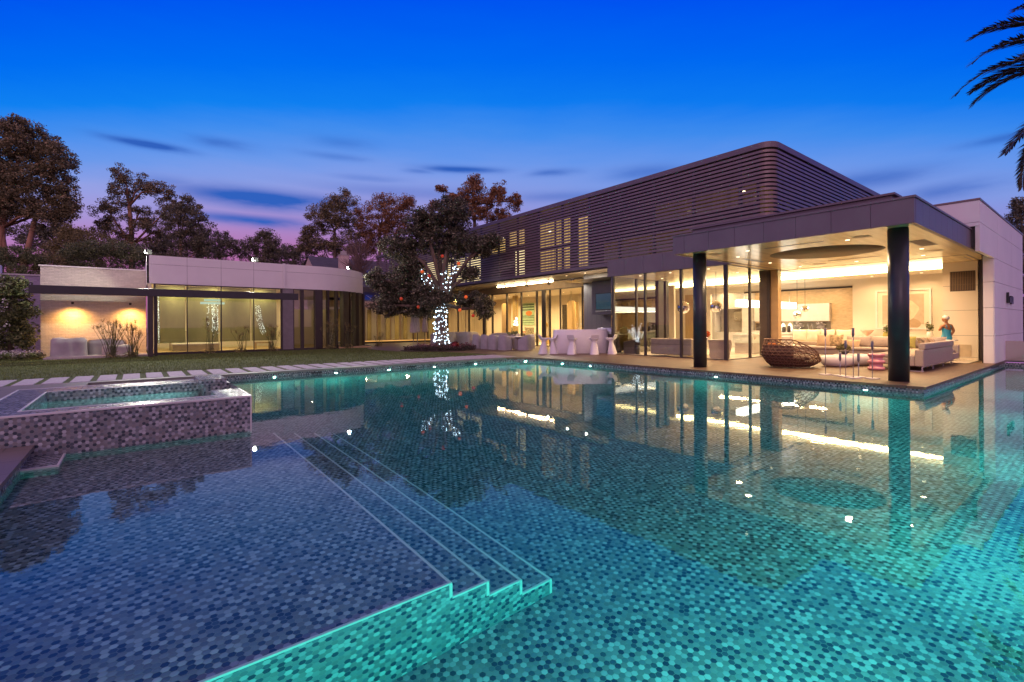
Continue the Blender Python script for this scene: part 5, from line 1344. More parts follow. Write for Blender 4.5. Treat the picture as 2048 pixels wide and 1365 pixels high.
for (x,y) in ((-.45,-.85),(.45,-.85),(.45,.85),(-.45,.85)):
    q = MB(); q.box(x-.02,y-.02,0,x+.02,y+.02,.7); q.build('leg', M['chrome'], t)
for (x,y,z,lb) in ((19.3,11.1,.72,'orange flower ball on the glass table behind the grey sofa'),(22.2,10.55,.5,'orange flower ball beside the pillar by the island')):
    t = empty('orange_flowers', (x,y,z), 0, lb, 'flowers')
    if z < .6:
        q = MB(); q.lathe([(.09,-.5),(.1,.1)], 14); q.build('stand', M['cover_pale'], t)
    q = MB(); q.lathe([(.06,0),(.08,.1),(.06,.12)], 14); q.build('vase', M['chrome'], t)
    tri_mesh('blossom', leaf_cloud([(0,0,.24)], .15, 260, .07, seed=4, aspect=.9), leafmat('orange petal', (.45,.06,.01), (.7,.16,.03)), t)
t = empty('lit_branches', (18.35,14.0,0), 0, 'bare branch bunch strung with tiny white lights behind the glass', 'decoration')
q = MB(); q.lathe([(.1,0),(.12,.4),(.08,.42)], 16); q.build('pot', M['black'], t)
q = MB(); q2 = MB(); rs = random.Random(3)
for k in range(16):
    a = rs.uniform(0, 2*PI); h = rs.uniform(.9,1.45); r_ = rs.uniform(.15,.5)
    pts = [(math.cos(a)*r_*s_**1.3, math.sin(a)*r_*s_**1.3, .4+(h-.4)*s_) for s_ in (0,.3,.6,1)]; q.tube(pts, .005, 4)
    for s_ in np.linspace(.3,1,6): q2.ball((math.cos(a)*r_*s_**1.3+rs.uniform(-.03,.03), math.sin(a)*r_*s_**1.3+rs.uniform(-.03,.03), .4+(h-.4)*s_), .009, 6, 4)
q.build('branch', M['bark'], t); M['fairy'] = emit('fairy light', (.75,.88,1.0), 6); tag(q2.build('fairy_light', M['fairy'], t), kind='stuff')

# ---- things seen through the long facade
t = place('striped_picture', (25.75,30.7,2.3), 'tall green and black striped picture with an orange patch in the long facade room', 'picture')
wl = MB(); wl.box(25.8,28.6,0,26.0,33.3,3.7); wl.build('picture_wall', M['wallwarm'], house)
q = MB(); q.box(25.74,29.95,1.35,25.795,31.45,3.2); q.build('canvas', plain('pale green canvas', (.35,.5,.34), .6, var=.15), t)
q = MB()
for k, (z, h) in enumerate(((3.02,.09),(2.82,.1),(2.6,.08),(2.1,.05),(1.95,.05),(1.75,.05),(1.55,.04))): q.box(25.73,29.97,z,25.739,31.43,z+h)
q.build('painted_stripe', plain('dark green paint', (.02,.06,.045), .5), t)
blob(30.6,2.36,.42,.2, x=25.728).build('painted_patch', plain('orange paint', (.6,.2,.05), .6), t)
GW = 'patterned wing chairs in the long facade room'
for (x,y,lb) in ((24.9,31.5,'patterned high backed chair left of the striped picture'),(24.6,28.9,'patterned high backed chair right of the striped picture')):
    t = empty('wing_chair', (x,y,0), .3, lb, 'armchair', GW)
    mp = plain('patterned upholstery', (.3,.27,.2), .9, var=.8, scale=12)
    q = MB(); q.box(-.35,-.35,.15,.35,.35,.48); q.build('seat', mp, t, bevel=.05)
    q = MB(); q.add([(-.3,-.32,.4),(-.22,-.32,.4),(-.22,.32,.4),(-.3,.32,.4),(-.42,-.45,1.2),(-.34,-.45,1.2),(-.34,.45,1.2),(-.42,.45,1.2)], [(0,3,2,1),(4,5,6,7),(0,1,5,4),(1,2,6,5),(2,3,7,6),(3,0,4,7)]); q.build('backrest', mp, t, bevel=.03)
    for (a,b) in ((-.3,-.3),(.3,-.3),(.3,.3),(-.3,.3)):
        q = MB(); q.box(a-.02,b-.02,0,a+.02,b+.02,.15); q.build('leg', M['bronze_dark'], t)
GB = 'clusters of glass bulbs in the long facade room'
for (x,y,lb) in ((22.4,28.2,'cluster of glowing glass bulbs left of the striped picture'),(23.5,23.45,'cluster of glowing glass bulbs beside the oak pier')):
    t = empty('bulb_cluster', (x,y,1.7), 0, lb, 'pendant lamp', GB)
    q = MB(); q2 = MB(); rs = random.Random(int(x*10))
    for k in range(9):
        a = rs.uniform(0,2*PI); r_ = rs.uniform(.02,.2); z = rs.uniform(-.35,.4)
        q.ball((math.cos(a)*r_, math.sin(a)*r_, z), .085, 10, 7); q2.tube([(math.cos(a)*r_, math.sin(a)*r_, z+.08),(math.cos(a)*r_*.4, math.sin(a)*r_*.4, 2.0)], .004, 4)
    q.build('bulb', emit('glowing bulb', (1.0,.88,.62), 3.2), t); q2.build('cord', M['black'], t)
t = empty('golden_statue', (22.6,25.1,0), 0, 'slender golden figure on a plinth behind the bar counter', 'statue')
q = MB(); q.box(-.2,-.2,0,.2,.2,.6); q.build('plinth', M['oak'], t)
skin_body('body', [(0,0,.6),(.02,0,.95),(0,0,1.2),(0,.0,1.5),(.0,0,1.62),(0,.0,1.72),(0,0,1.85),(.0,.16,1.48),(.06,.2,1.2),(.0,-.16,1.48),(.1,-.18,1.22),(.02,.09,.95),(.02,.1,.6)], [(0,1),(1,2),(2,3),(3,4),(4,5),(5,6),(3,7),(7,8),(3,9),(9,10),(2,11),(11,12)], [.05,.07,.12,.12,.06,.05,.09,.05,.035,.05,.035,.07,.05], plain('gilded bronze', (.55,.36,.12), .35, .6), t, 1)
t = place('console_table', (23.8,32,0), 'small pale console with books and ornaments in the long facade room', 'console')
q = MB(); q.box(25.2,29.6,.7,25.75,31.2,.75); q.build('table_top', M['marble'], t)
q = MB(); q.box(25.25,29.65,0,25.7,29.7,.7); q.build('leg', M['chrome'], t); q = MB(); q.box(25.25,31.1,0,25.7,31.15,.7); q.build('leg', M['chrome'], t)
q = MB(); q.ball((25.4,30.0,.9), (.1,.1,.15), 12, 8); q.build('ornament', M['oak'], t); q = MB(); q.box(25.3,30.6,.75,25.6,30.9,.85); q.build('book', M['cushion_rust'], t)
# ================================================================ TREES AND PLANTS
def tree(name, base, blobs, label, leaf, bark, size, per, ncl, crad, depth=.85, trunk=None, group='trees behind the garden', cat='tree', seed=0, tr=.3, limbs=True, dense=1.0, hub=None, shade=.5):
    """crown of leaf clumps gathered in lobes (side, height, half width, half height), limbs running out to them"""
    r = np.random.default_rng(seed + 100)
    t = empty(name, (base[0], base[1], 0), 0, label, cat, group)
    C = []; Rr = []; lob = []
    for bl in blobs:
        x, z, rx, rz = bl[:4]
        ry = rx*depth; dy = bl[4] if len(bl) > 4 else r.uniform(-.35, .35)*rx
        c0 = RGT*x + FWD*dy; c0 = np.array([c0[0], c0[1], z]); lob.append(c0)
        n = max(6, int(ncl*(rx*rz)**.75*1.9))
        d = r.normal(0, 1, (n,3)); d /= np.linalg.norm(d, axis=1)[:,None]
        q = d*(r.random(n)**.42)[:,None]
        pts = c0 + np.outer(q[:,0]*rx, RGT) + np.outer(q[:,1]*ry, FWD) + np.outer(q[:,2]*rz, [0,0,1])
        C.append(pts); Rr.append(r.uniform(.55, 1.25, n)*crad)
    C = np.concatenate(C); Rr = np.concatenate(Rr)
    tri_mesh('crown', leaf_cloud(C, Rr, per, size, flat=.7, seed=seed, zsq=.75, aspect=.5), leaf, t)
    zb = min(b[1]-b[3] for b in blobs); zt = max(b[1] for b in blobs)
    if limbs:
        q = MB(); trunk = trunk or [(0,0,0),(.05,0,(zb+zt)*.3),(0,.05,(zb+zt)*.5)]
        T_ = [np.array(RGT)*p[0] + np.array(FWD)*p[1] + np.array([0,0,p[2]]) for p in trunk]
        nT = len(T_); q.tube(T_, [tr*(1-.5*i/(nT-1)) for i in range(nT)], 9)
        top = T_[-1]
        for i, c0 in enumerate(lob):
            s0 = T_[-1] if c0[2] > top[2] else T_[max(1, nT-2)]
            m1 = s0 + (c0-s0)*.5 + np.array([0,0,.12*np.linalg.norm(c0-s0)])*(.5 if c0[2] > s0[2] else -.3) + r.normal(0,.06*np.linalg.norm(c0-s0),3)
            rr = tr*.34
            q.tube([s0, m1, c0], [rr, rr*.7, rr*.35], 6)
            near = np.argsort(np.linalg.norm(C-c0, axis=1))[:14:2]
            for k in near:
                q.tube([m1*.35+c0*.65, (c0+C[k])/2 + r.normal(0,.05,3), C[k]], [rr*.36, rr*.25, rr*.1], 4, caps=False)
        q.build('trunk', bark, t)
    return t

OAK = [(0.18, 6.92, 1.89, 1.59), (0.64, 8.38, 1.28, 0.79), (-2.56, 6.27, 1.34, 1.04), (2.17, 6.24, 1.22, 0.67), (-1.04, 7.69, 1.22, 0.92), (-2.56, 3.89, 1.59, 1.28), (-3.33, 2.67, 1.1, 0.79), (-1.19, 2.5, 1.47, 0.67), (1.86, 2.94, 1.28, 0.49), (2.56, 2.39, 0.67, 0.55), (1.75, 4.5, 0.55, 0.4), (-3.94, 4.2, 0.61, 0.67), (3.08, 6.54, 0.43, 0.43), (-1.85, 5.0, 0.72, 0.72), (-.25, 2.75, .75, .42, -1.2), (-.75, 3.35, .7, .4, -1.1), (.5, 3.1, .5, .3, -1.0)]
oak_base = (14.69, 25.71)
oak_trunk = [(0,0,0),(-.06,.05,.7),(-.12,.0,1.7),(.02,.0,2.7),(.1,.05,3.3)]
oak = tree('evergreen_oak', oak_base, OAK, 'spreading dark evergreen oak with its trunk wrapped in white string lights', M['leaf_oak'], M['bark'], .15, 46, 56, .31, .85, oak_trunk, 'garden oak', seed=1, tr=.44)
oak_arms = [[(.02,0,2.6),(-.35,0,3.3),(-.9,.05,4.1),(-1.35,.1,4.9)],[(.05,0,2.7),(.2,0,3.4),(.55,.0,4.2),(.95,.1,5.0)],[(.05,0,3.0),(.05,-.05,3.8),(.15,-.1,4.8),(.3,0,6.0)]]
q = MB()
for a in oak_arms:
    q.tube([np.array(RGT)*p[0]+np.array(FWD)*p[1]+np.array([0,0,p[2]]) for p in a], [.2,.17,.13,.08], 8)
q.build('main_limb', M['bark'], oak)
# string lights wound round the trunk and the limbs
t = empty('string_lights', (*oak_base,0), 0, 'cool white string lights wound thickly round the oak trunk and limbs', 'string lights')
qw = MB(); qb = MB(); rs = random.Random(5)
def wind(path, rads, turns, nb):
    path = [np.array(RGT)*p[0]+np.array(FWD)*p[1]+np.array([0,0,p[2]]) for p in path]
    m = len(path); pts = []
    for i in range(nb*2):
        s_ = i/(nb*2-1)*(m-1-1e-6); k = int(s_); f_ = s_-k
        c = path[k]*(1-f_)+path[k+1]*f_; r_ = rads[k]*(1-f_)+rads[k+1]*f_
        ax = path[k+1]-path[k]; ax /= np.linalg.norm(ax); e1 = np.cross(ax, [0.3,1,.1]); e1 /= np.linalg.norm(e1); e2 = np.cross(ax, e1)
        a = turns*2*PI*i/(nb*2) ; p = c + (e1*math.cos(a)+e2*math.sin(a))*(r_+.02)
        pts.append(p)
        if i % 2 == 0:
            b = p + np.array([rs.uniform(-.085,.085) for _ in range(3)]); qb.ball(tuple(b), rs.uniform(.02,.04), 6, 4)
    qw.tube(pts, .006, 4)
wind(oak_trunk, [.46,.38,.33,.3,.26], 13, 290)
for a, nb in zip(oak_arms, (64,64,24)): wind(a[:3] if nb == 24 else a, [.22,.18,.14,.1], 9, nb)
qw.build('wire', plain('pale wire', (.3,.3,.32), .5), t)
M['bulb'] = emit('cool white bulb', (.62,.83,1.0), 7)
tag(qb.build('bulb', M['bulb'], t), kind='stuff')
# glass balls hung in the oak
M['orn'] = None
def orn_mat(name, col, s):
    m, nt, out = newmat(name)
    lw_ = nd(nt, 'ShaderNodeLayerWeight'); lw_.inputs[0].default_value = .35
    p_ = nd(nt, 'ShaderNodeBsdfPrincipled'); p_.inputs['Base Color'].default_value = (*col,1); p_.inputs['Roughness'].default_value = .08
    p_.inputs['Emission Color'].default_value = (1.0,.16,.03,1); p_.inputs['Emission Strength'].default_value = s
    lk(nt, p_.outputs[0], out.inputs[0]); return m
oa, ob_ = orn_mat('orange lit glass ball', (.6,.1,.02), .45), orn_mat('red lit glass ball', (.5,.02,.02), .15)
GO = 'lit glass balls hung in the oak'
for i, (x,y,z,k,lb) in enumerate(((14.1,24.6,5.44,1,'red lit glass ball at the fork of the oak, highest of all'),(14.9,24.1,5.01,0,'orange lit glass ball right of the upper fork of the oak'),(13.2,25.4,4.55,0,'orange lit glass ball beside the left limb of the oak'),(13.5,25.1,4.28,1,'red lit glass ball on the left limb of the oak'),
        (15.2,23.8,3.05,0,'orange lit glass ball over the right lower branches of the oak'),(14.9,24.0,2.28,0,'orange lit glass ball beside the trunk on the right'),(15.5,23.5,1.95,1,'red orange glass ball low in the right branches of the oak'),(12.2,26.1,2.96,1,'red lit glass ball in the left crown of the oak'),(13.0,25.5,2.48,1,'dim red glass ball under the left crown near the parasols'))):
    t = empty('glass_ball', (x,y,z), 0, lb, 'ornament', GO)
    q = MB(); q.ball((0,0,0), .1, 16, 10); q.build('ball', ob_ if k else oa, t)
    q = MB(); q.tube([(0,0,.1),(0,0,.7)], .005, 4); q.lathe([(.03,.12),(.03,.16)], 8); q.build('hanger', M['bronze_dark'], t)

# planting bed round the oak
q = MB(); bedp = [(13.6+1.9*math.cos(a)*(1.15+.1*math.sin(3*a)), 23.9+1.75*math.sin(a)) for a in np.linspace(0, 2*PI, 33)[:-1]]
q.prism(bedp, -.04, .03); tag(q.build('planting_bed', M['soil']), kind='structure')
pts = []
while len(pts) < 260:
    a = RNG.uniform(0,2*PI); r_ = math.sqrt(RNG.random()); x, y = 13.6+2.05*r_*math.cos(a), 23.9+1.65*r_*math.sin(a); pts.append((x,y,.1+.1*RNG.random()))
tag(tri_mesh('bedding_plants', leaf_cloud(pts, .16, 26, .1, seed=21, zsq=.7, aspect=.6), leafmat('bedding leaf', (.025,.03,.015), (.08,.06,.05), (.14,.08,.08))), kind='stuff', label='low mixed bedding plants round the foot of the oak')
tag(tri_mesh('bedding_flowers', leaf_cloud([(p[0],p[1],p[2]+.08) for p in pts[::2]], .12, 7, .075, seed=22, aspect=.9), M['petal_red']), kind='stuff', label='pink and dark red flowers among the bedding plants')
t = empty('glass_sphere', (13.95,23.0,.0), 0, 'large dark red mirrored ball lying in the flower bed', 'ornament')
q = MB(); q.ball((0,0,.26), .25, 24, 14); q.build('sphere', plain('dark red mirror glass', (.12,.01,.01), .06, .6, var=.05), t)

# ---- trees behind
G1 = 'tall trees behind the pavilion'
BG = {
'euc1': ((-9.63, 65.93), [(1.53, 18.94, 2.88, 2.3), (4.41, 17.48, 1.92, 2.16), (-0.86, 17.99, 2.64, 2.88), (4.89, 14.36, 1.53, 1.82), (2.49, 15.1, 2.4, 2.16), (0.1, 13.67, 2.4, 2.4), (3.69, 12.21, 2.01, 1.44), (1.05, 20.62, 1.68, 1.05), (5.61, 12.68, 0.86, 0.96), (-2.78, 14.65, 2.88, 3.83)]),
'euc2': ((-0.46, 63.84), [(-0.89, 17.27, 0.94, 0.94), (-0.62, 15.45, 1.46, 1.46), (1.46, 16.22, 1.04, 0.94), (3.28, 15.43, 1.46, 0.94), (-2.19, 13.64, 1.46, 1.3), (-2.97, 11.82, 1.04, 1.3), (0.42, 13.1, 1.56, 1.3), (3.8, 13.6, 1.15, 1.3), (1.98, 11.27, 2.08, 1.56), (-0.89, 11.02, 1.56, 1.3)]),
'ever3': ((3.35, 55.78), [(0.48, 13.09, 1.15, 0.96), (-0.1, 11.66, 1.68, 1.34), (1.58, 11.17, 1.34, 1.44), (0.14, 9.74, 2.3, 1.53), (2.06, 9.25, 1.25, 1.34), (.5,7.9,2.2,1.3)]),
't4': ((8.49, 72.07), [(0.0, 12.61, 1.16, 1.16), (1.61, 11.83, 1.29, 0.9), (-0.97, 11.33, 1.68, 1.03), (2.58, 10.98, 1.61, 0.78), (0,9.6,3.4,1.4)]),
't5': ((12.64, 66.28), [(0.0, 12.53, 1.25, 1.12), (-1.56, 11.6, 1.25, 0.88), (1.25, 11.58, 1.12, 1.38), (0.0, 10.4, 2.6, 1.5), (0,8.9,3,1.2)]),
't6': ((21.49, 66.98), [(1.38, 18.39, 2.2, 1.51), (-1.38, 16.69, 2.2, 1.72), (1.38, 15.98, 3.44, 2.41), (-3.09, 14.63, 1.51, 1.38), (-2.06, 12.57, 2.75, 1.93), (2.06, 12.54, 3.44, 2.06), (-4.12, 12.58, 1.03, 1.24)]),
't7': ((26.36, 63.17), [(0.69, 18.36, 1.79, 1.24), (3.44, 17.65, 1.51, 1.51), (0.0, 15.95, 3.09, 2.41), (2.75, 14.56, 2.75, 2.75), (-1.38, 13.21, 2.75, 2.41), (4.12, 18.68, 0.69, 0.96)]),
'syc': ((33.32, 50.11), [(-0.31, 18.0, 1.75, 1.75), (0.0, 19.56, 0.75, 0.88), (3.12, 17.98, 1.38, 1.5), (-2.5, 17.07, 1.62, 1.0), (1.56, 16.11, 2.62, 1.75), (5.0, 16.72, 0.81, 1.38), (-4.06, 18.33, 0.62, 0.62), (-1.25, 15.19, 3.12, 1.88), (3.44, 14.85, 1.75, 0.88), (-5.12, 16.46, 1.0, 0.75)]),
'right': ((52.78, 4.42), [(-0.75, 9.8, 0.68, 0.94), (0.19, 8.29, 1.69, 1.88), (-0.38, 6.05, 1.12, 2.25), (0.38, 3.04, 1.5, 2.62)]),
'dark8': ((18.2, 74.63), [(0.0, 12.54, 2.19, 1.17), (-2.19, 12.18, 2.19, 1.02), (0,10.6,3.6,1.4)]),
'dark9': ((-8.57, 87.95), [(-1.0, 14.45, 2.67, 0.93), (1.33, 14.3, 2.0, 0.67), (-3.33, 13.79, 2.67, 1.2), (0,11.8,6,2.2)]),
'dark10': ((2.23, 71.89), [(-0.6, 10.73, 1.81, 0.85), (0.91, 11.32, 1.33, 1.45), (0,9,3.4,1.6)]),
}
def bg(key, name, label, leaf, bark, size, per, ncl, crad, seed, tr=.35, trunk=None, cat='tree', group=G1, **k):
    b, bl = BG[key]; return tree(name, b, bl, label, leaf, bark, size, per, ncl, crad, .8, trunk, group, cat, seed, tr, **k)
e1 = bg('euc1', 'eucalyptus_tree', 'tallest leafy eucalyptus with pale trunk at the left edge', M['leaf_euc'], M['bark_pale'], .2, 90, 15, .62, 31, .42, [(-1.2,0,0),(-1.0,0,6),(-.6,0,11),(.2,0,15)])
q = MB(); q.tube([(.6*RGT[0],.6*RGT[1],0),(.9*RGT[0],.9*RGT[1],5),(1.9*RGT[0],1.9*RGT[1],9),(2.6*RGT[0],2.6*RGT[1],12)], [.4,.34,.26,.16], 8); q.tube([(.8*RGT[0],.8*RGT[1],5),(-.2*RGT[0],-.2*RGT[1],8),(-.6*RGT[0],-.6*RGT[1],11)], [.25,.2,.12], 8); q.build('second_trunk', M['bark_pale'], e1)
bg('euc2', 'eucalyptus_tree', 'open branched eucalyptus with gaps of sky left of the first floodlight', M['leaf_euc'], M['bark_pale'], .17, 76, 13, .5, 32, .34, [(0,0,0),(.1,0,7),(.2,0,10),(-.1,0,14)])
bg('ever3', 'evergreen_tree', 'dense rounded evergreen right of the open eucalyptus', M['leaf_dark'], M['bark_pale'], .16, 76, 18, .46, 33, .22)
bg('t4', 'distant_tree', 'dark clump of tree under the pink sky, left of the middle floodlight', M['leaf_dark'], M['bark'], .2, 70, 11, .6, 34)
bg('t5', 'distant_tree', 'peaked dark tree just above the middle floodlight', M['leaf_dark'], M['bark'], .19, 72, 14, .55, 35)
bg('t6', 'autumn_tree', 'large brownish tree above the neighbouring house roof', M['leaf_euc'], M['bark'], .21, 80, 11, .7, 36)
bg('t7', 'autumn_tree', 'reddish brown tree between the neighbouring roof and the oak', M['leaf_brown'], M['bark'], .21, 72, 11, .7, 37)
bg('syc', 'sycamore_tree', 'tall sycamore with rust coloured leaves rising behind the louvre roof', M['leaf_brown'], M['bark'], .21, 70, 13, .55, 38)
bg('right', 'distant_tree', 'dark tree behind the white wing at the right edge', M['leaf_dark'], M['bark'], .16, 80, 18, .5, 39)
bg('dark8', 'distant_tree', 'dark low tree beside the gable of the neighbouring house', M['leaf_dark'], M['bark'], .22, 66, 10, .7, 40)
bg('dark9', 'distant_tree', 'dark far tree under the tall eucalyptus at the left', M['leaf_dark'], M['bark'], .28, 64, 8, .9, 41)
bg('dark10', 'distant_tree', 'dark far tree behind the open eucalyptus', M['leaf_dark'], M['bark'], .24, 66, 10, .75, 42)
GSH = 'garden shrubs behind the brick wall'
def shrub(name, base, blobs, label, leaf, size, per, ncl, crad, seed, group=GSH, cat='shrub'):
    q_ = tree(name, base, blobs, label, leaf, M['bark'], size, per, ncl, crad, .8, None, group, cat, seed, .1)
    return q_
shrub('yellow_shrub', (-4.45, 59.34), [(0.0, 9.9, 1.6, 1.01), (-1.38, 8.53, 1.83, 1.28), (1.6, 8.97, 1.83, 1.15), (3.67, 8.5, 1.83, 1.01), (0,6.6,4,1.4)], 'rounded yellowish shrub rising between the two eucalyptus trees', M['leaf_olive'], .15, 76, 16, .5, 51)
shrub('green_shrub', (-1.86, 50.97), [(-1.02, 7.7, 1.83, 0.81), (1.02, 7.49, 1.83, 0.89), (-2.64, 7.1, 1.22, 0.65), (2.64, 7.07, 1.22, 0.65), (0,5.9,3.4,1.3)], 'upright green shrub just over the brick wall, left of the first floodlight', M['leaf_green'], .14, 80, 18, .45, 52)
shrub('green_shrub', (-8.15, 57.15), [(-0.21, 7.49, 1.46, 0.92), (1.67, 7.06, 1.17, 0.75), (-2.29, 7.08, 1.67, 1.25), (0,5.4,3,1.4)], 'green shrub over the mauve garden wall at the left edge', M['leaf_green'], .14, 80, 18, .45, 53)
shrub('flowering_shrub', (-4.6, 31.6), [(-0.23, 2.71, 1.0, 0.95), (-0.59, 1.31, 1.1, 1.0), (0.45, 1.77, 0.55, 0.9), (0.55, 0.83, 0.5, 0.62), (-0.47, 3.4, 0.7, 0.45), (0.25, 3.4, 0.5, 0.38), (-1.7, 2.0, 1.1, 1.8)], 'big dark leafy shrub with white flowers at the left end of the brick wall', M['leaf_green'], .14, 60, 34, .32, 54, 'shrubs beside the brick wall')
fl_ = bpy.data.objects['flowering_shrub']
tri_mesh('blossom', leaf_cloud(np.array([(RGT*x*1.0)[0:3]*1+np.array([0,0,z])-FWD*.7 for x,z in ((.3,3.3),(.45,2.6),(.5,2.2),(-.2,2.9),(.1,2.4),(.55,1.5),(-.6,2.2),(.2,3.7))]), .22, 16, .07, seed=61, aspect=.9), M['petal'], fl_)
pts = [(RNG.uniform(-7.5,-3.4), RNG.uniform(29.6,31.4), .1+.12*RNG.random()) for _ in range(240)]
tag(tri_mesh('ground_cover', leaf_cloud(pts, .17, 22, .09, seed=62, zsq=.7), M['leaf_green']), kind='stuff', label='low green ground cover at the foot of the shrub')
tag(tri_mesh('white_flowers', leaf_cloud([(p[0],p[1]-.05,p[2]+.1) for p in pts[::2]], .13, 8, .055, seed=63, aspect=.9), M['petal']), kind='stuff', label='small white flowers scattered over the ground cover')
# bare tree
t = empty('bare_tree', (17.31,46.13,0), 0, 'leafless pinkish tree of fine twigs between the neighbouring roof and the oak', 'tree', G1)
q = MB(); r = np.random.default_rng(77); q.tube([(0,0,0),(0,0,5),(.1,0,8)], [.16,.12,.08], 7)
for i in range(150):
    a = r.uniform(0,2*PI); e_ = r.uniform(.1,1.2); L_ = r.uniform(1.2,2.6); s0 = np.array([0,0,r.uniform(5.5,8.4)]); d_ = np.array([math.cos(a)*math.cos(e_),math.sin(a)*math.cos(e_),math.sin(e_)])
    p1 = s0+d_*L_*.5+r.normal(0,.12,3); p2 = s0+d_*L_+np.array([0,0,.3])+r.normal(0,.2,3); q.tube([s0,p1,p2],[.035,.022,.01],4,caps=False)
    for _ in range(3): q.tube([p1,p1+(p2-p1)*.6+r.normal(0,.3,3)],[.016,.008],3,caps=False)
q.build('branches', plain('pinkish twig bark', (.2,.13,.11), .9, var=.3), t)

# ---- papyrus clumps in front of the pavilion
def papyrus(x, y, n, h, spread, label, seed):
    t = empty('papyrus_plant', (x,y,0), 0, label, 'plant', 'papyrus clumps before the pavilion')
    r = random.Random(seed); q = MB(); V = []
    for k in range(n):
        a = r.uniform(0,2*PI); b = r.uniform(0,.25); hh = h*r.uniform(.55,1.08); lean = r.uniform(.05,spread); la = r.uniform(0,2*PI)
        p0 = (b*math.cos(a), b*math.sin(a), 0); p2 = (p0[0]+lean*math.cos(la), p0[1]+lean*.5*math.sin(la), hh); p1 = tuple((p0[i]*.6+p2[i]*.4) if i < 2 else hh*.55 for i in range(3))
        q.tube([p0,p1,p2], [.011,.009,.006], 4, caps=False)
        for j in range(26):
            az = r.uniform(0,2*PI); el = r.uniform(-.15,1.4); L_ = r.uniform(.16,.27); d_ = np.array([math.cos(az)*math.cos(el), math.sin(az)*math.cos(el), math.sin(el)]); s_ = np.cross(d_, [0,0,1]); s_ = s_/(np.linalg.norm(s_)+1e-6)*.005
            e_ = np.array(p2); V.append([e_-s_, e_+s_, e_+d_*L_+s_*.6, e_+d_*L_-s_*.6])
    q.build('stem', M['stem'], t); tri_mesh('umbel', np.array(V), M['umbel'], t)
    for k in range(1):
        tri_mesh('basal_leaf', leaf_cloud([(0,0,.12)], .32, 60, .28, seed=seed, zsq=.5, aspect=.12), M['leaf_olive'], t)
papyrus(-.9,28.6,34,1.55,.55,'densest papyrus clump, in front of the covered seats by the brick wall',1)
papyrus(-.2,28.55,26,1.5,.6,'papyrus clump between the covered seats and the dark post',2)
papyrus(3.0,29.3,11,1.75,.4,'sparse tall papyrus before the second pavilion pane',3)
papyrus(4.4,29.35,9,1.2,.5,'low sparse papyrus before the third pavilion pane',4)
papyrus(6.0,29.35,18,1.35,.5,'papyrus clump before the fourth pavilion pane',5)
papyrus(9.1,29.3,20,1.7,.6,'pale flowering papyrus at the start of the rounded glass',6)
papyrus(10.3,29.6,10,1.5,.6,'thin pale papyrus along the rounded glass',7)
papyrus(12.9,31.2,12,.75,.4,'short grassy clump past the rounded end of the pavilion',8)

# ---- date palm leaning in from the right
palm = empty('date_palm', (26.3,.3,0), 0, 'tall date palm whose drooping fronds enter at the top right', 'palm tree')
q = MB(); q.tube([(0,0,0),(.05,0,5),(0,0,9.9)], [.3,.26,.24], 12); q.build('trunk', M['bark'], palm)
AZL = math.degrees(math.atan2(-RGT[1], -RGT[0]))
fr_ = [(AZL+da,e0,k,L) for (da,e0,k,L) in ((-4,46,90,5.0),(-40,38,90,3.8),(8,70,105,5.0),(-6,-26,30,4.3),(-40,-38,36,3.8),(14,30,70,4.6),(-14,34,84,4.9),(-20,72,100,4.8))]
rp = random.Random(9)
fr_ += [(AZL+60+i*27, rp.uniform(-30,75), rp.uniform(60,100), rp.uniform(3.8,4.8)) for i in range(10)]
for (az,e0,k,L) in fr_:
    p = np.array([0,0,10.0]); pts = [p.copy()]; n = 16
    for i in range(n):
        s_ = (i+.5)/n; e_ = math.radians(e0-k*s_**1.2); a = math.radians(az); p = p + L/n*np.array([math.cos(a)*math.cos(e_), math.sin(a)*math.cos(e_), math.sin(e_)]); pts.append(p.copy())
    q = MB(); q.tube(pts, [.05*(1-.85*i/n) for i in range(n+1)], 5); fo = q.build('frond', M['palm'], palm)
    V = []
    for i in range(270):
        s_ = .1+.9*(i//2)/135; kx = min(int(s_*n), n-1); f_ = s_*n-kx; c = pts[kx]*(1-f_)+pts[kx+1]*f_; tng = pts[kx+1]-pts[kx]; tng /= np.linalg.norm(tng)
        sd = np.cross(tng, [0,0,1]); sd /= np.linalg.norm(sd)+1e-6; upv = np.cross(sd, tng); sg = 1 if i % 2 else -1
        L_ = (.62*math.sin(PI*(.18+.8*s_))**.6 + .12)*rp.uniform(.85,1.1); d_ = tng*rp.uniform(.75,1.05) + sd*sg*rp.uniform(.5,.7) + upv*rp.uniform(-.05,.3) + np.array([0,0,-.12]); d_ /= np.linalg.norm(d_)
        w_ = np.cross(d_, upv); w_ /= np.linalg.norm(w_)+1e-6; w_ *= .034
        V.append([c-w_*.5, c+d_*L_*.5-w_, c+d_*L_, c+d_*L_*.5+w_])
    tri_mesh('leaflet', np.array(V), M['palm'], fo)

# ---- tufts on the white wing roof
for (x,y,lb) in ((20.6,5.3,'dry grass tuft growing on the white wing roof edge'),(20.8,4.5,'smaller dry grass tuft on the white wing roof edge')):
    t = empty('roof_plant', (x,y,5.1), 0, lb, 'plant')
    q = MB(); r = random.Random(int(y*10))
    for k in range(26):
        a = r.uniform(0,2*PI); h = r.uniform(.25,.75)*(1 if y > 5 else .5); q.tube([(0.1*math.cos(a),.1*math.sin(a),0),(r.uniform(-.35,.35),r.uniform(-.35,.35),h)], [.008,.005], 4)
    q.build('stem', M['stem'], t); tri_mesh('leaf', leaf_cloud([(0,0,.12)], .3, 120, .1, seed=3), M['leaf_euc'], t)
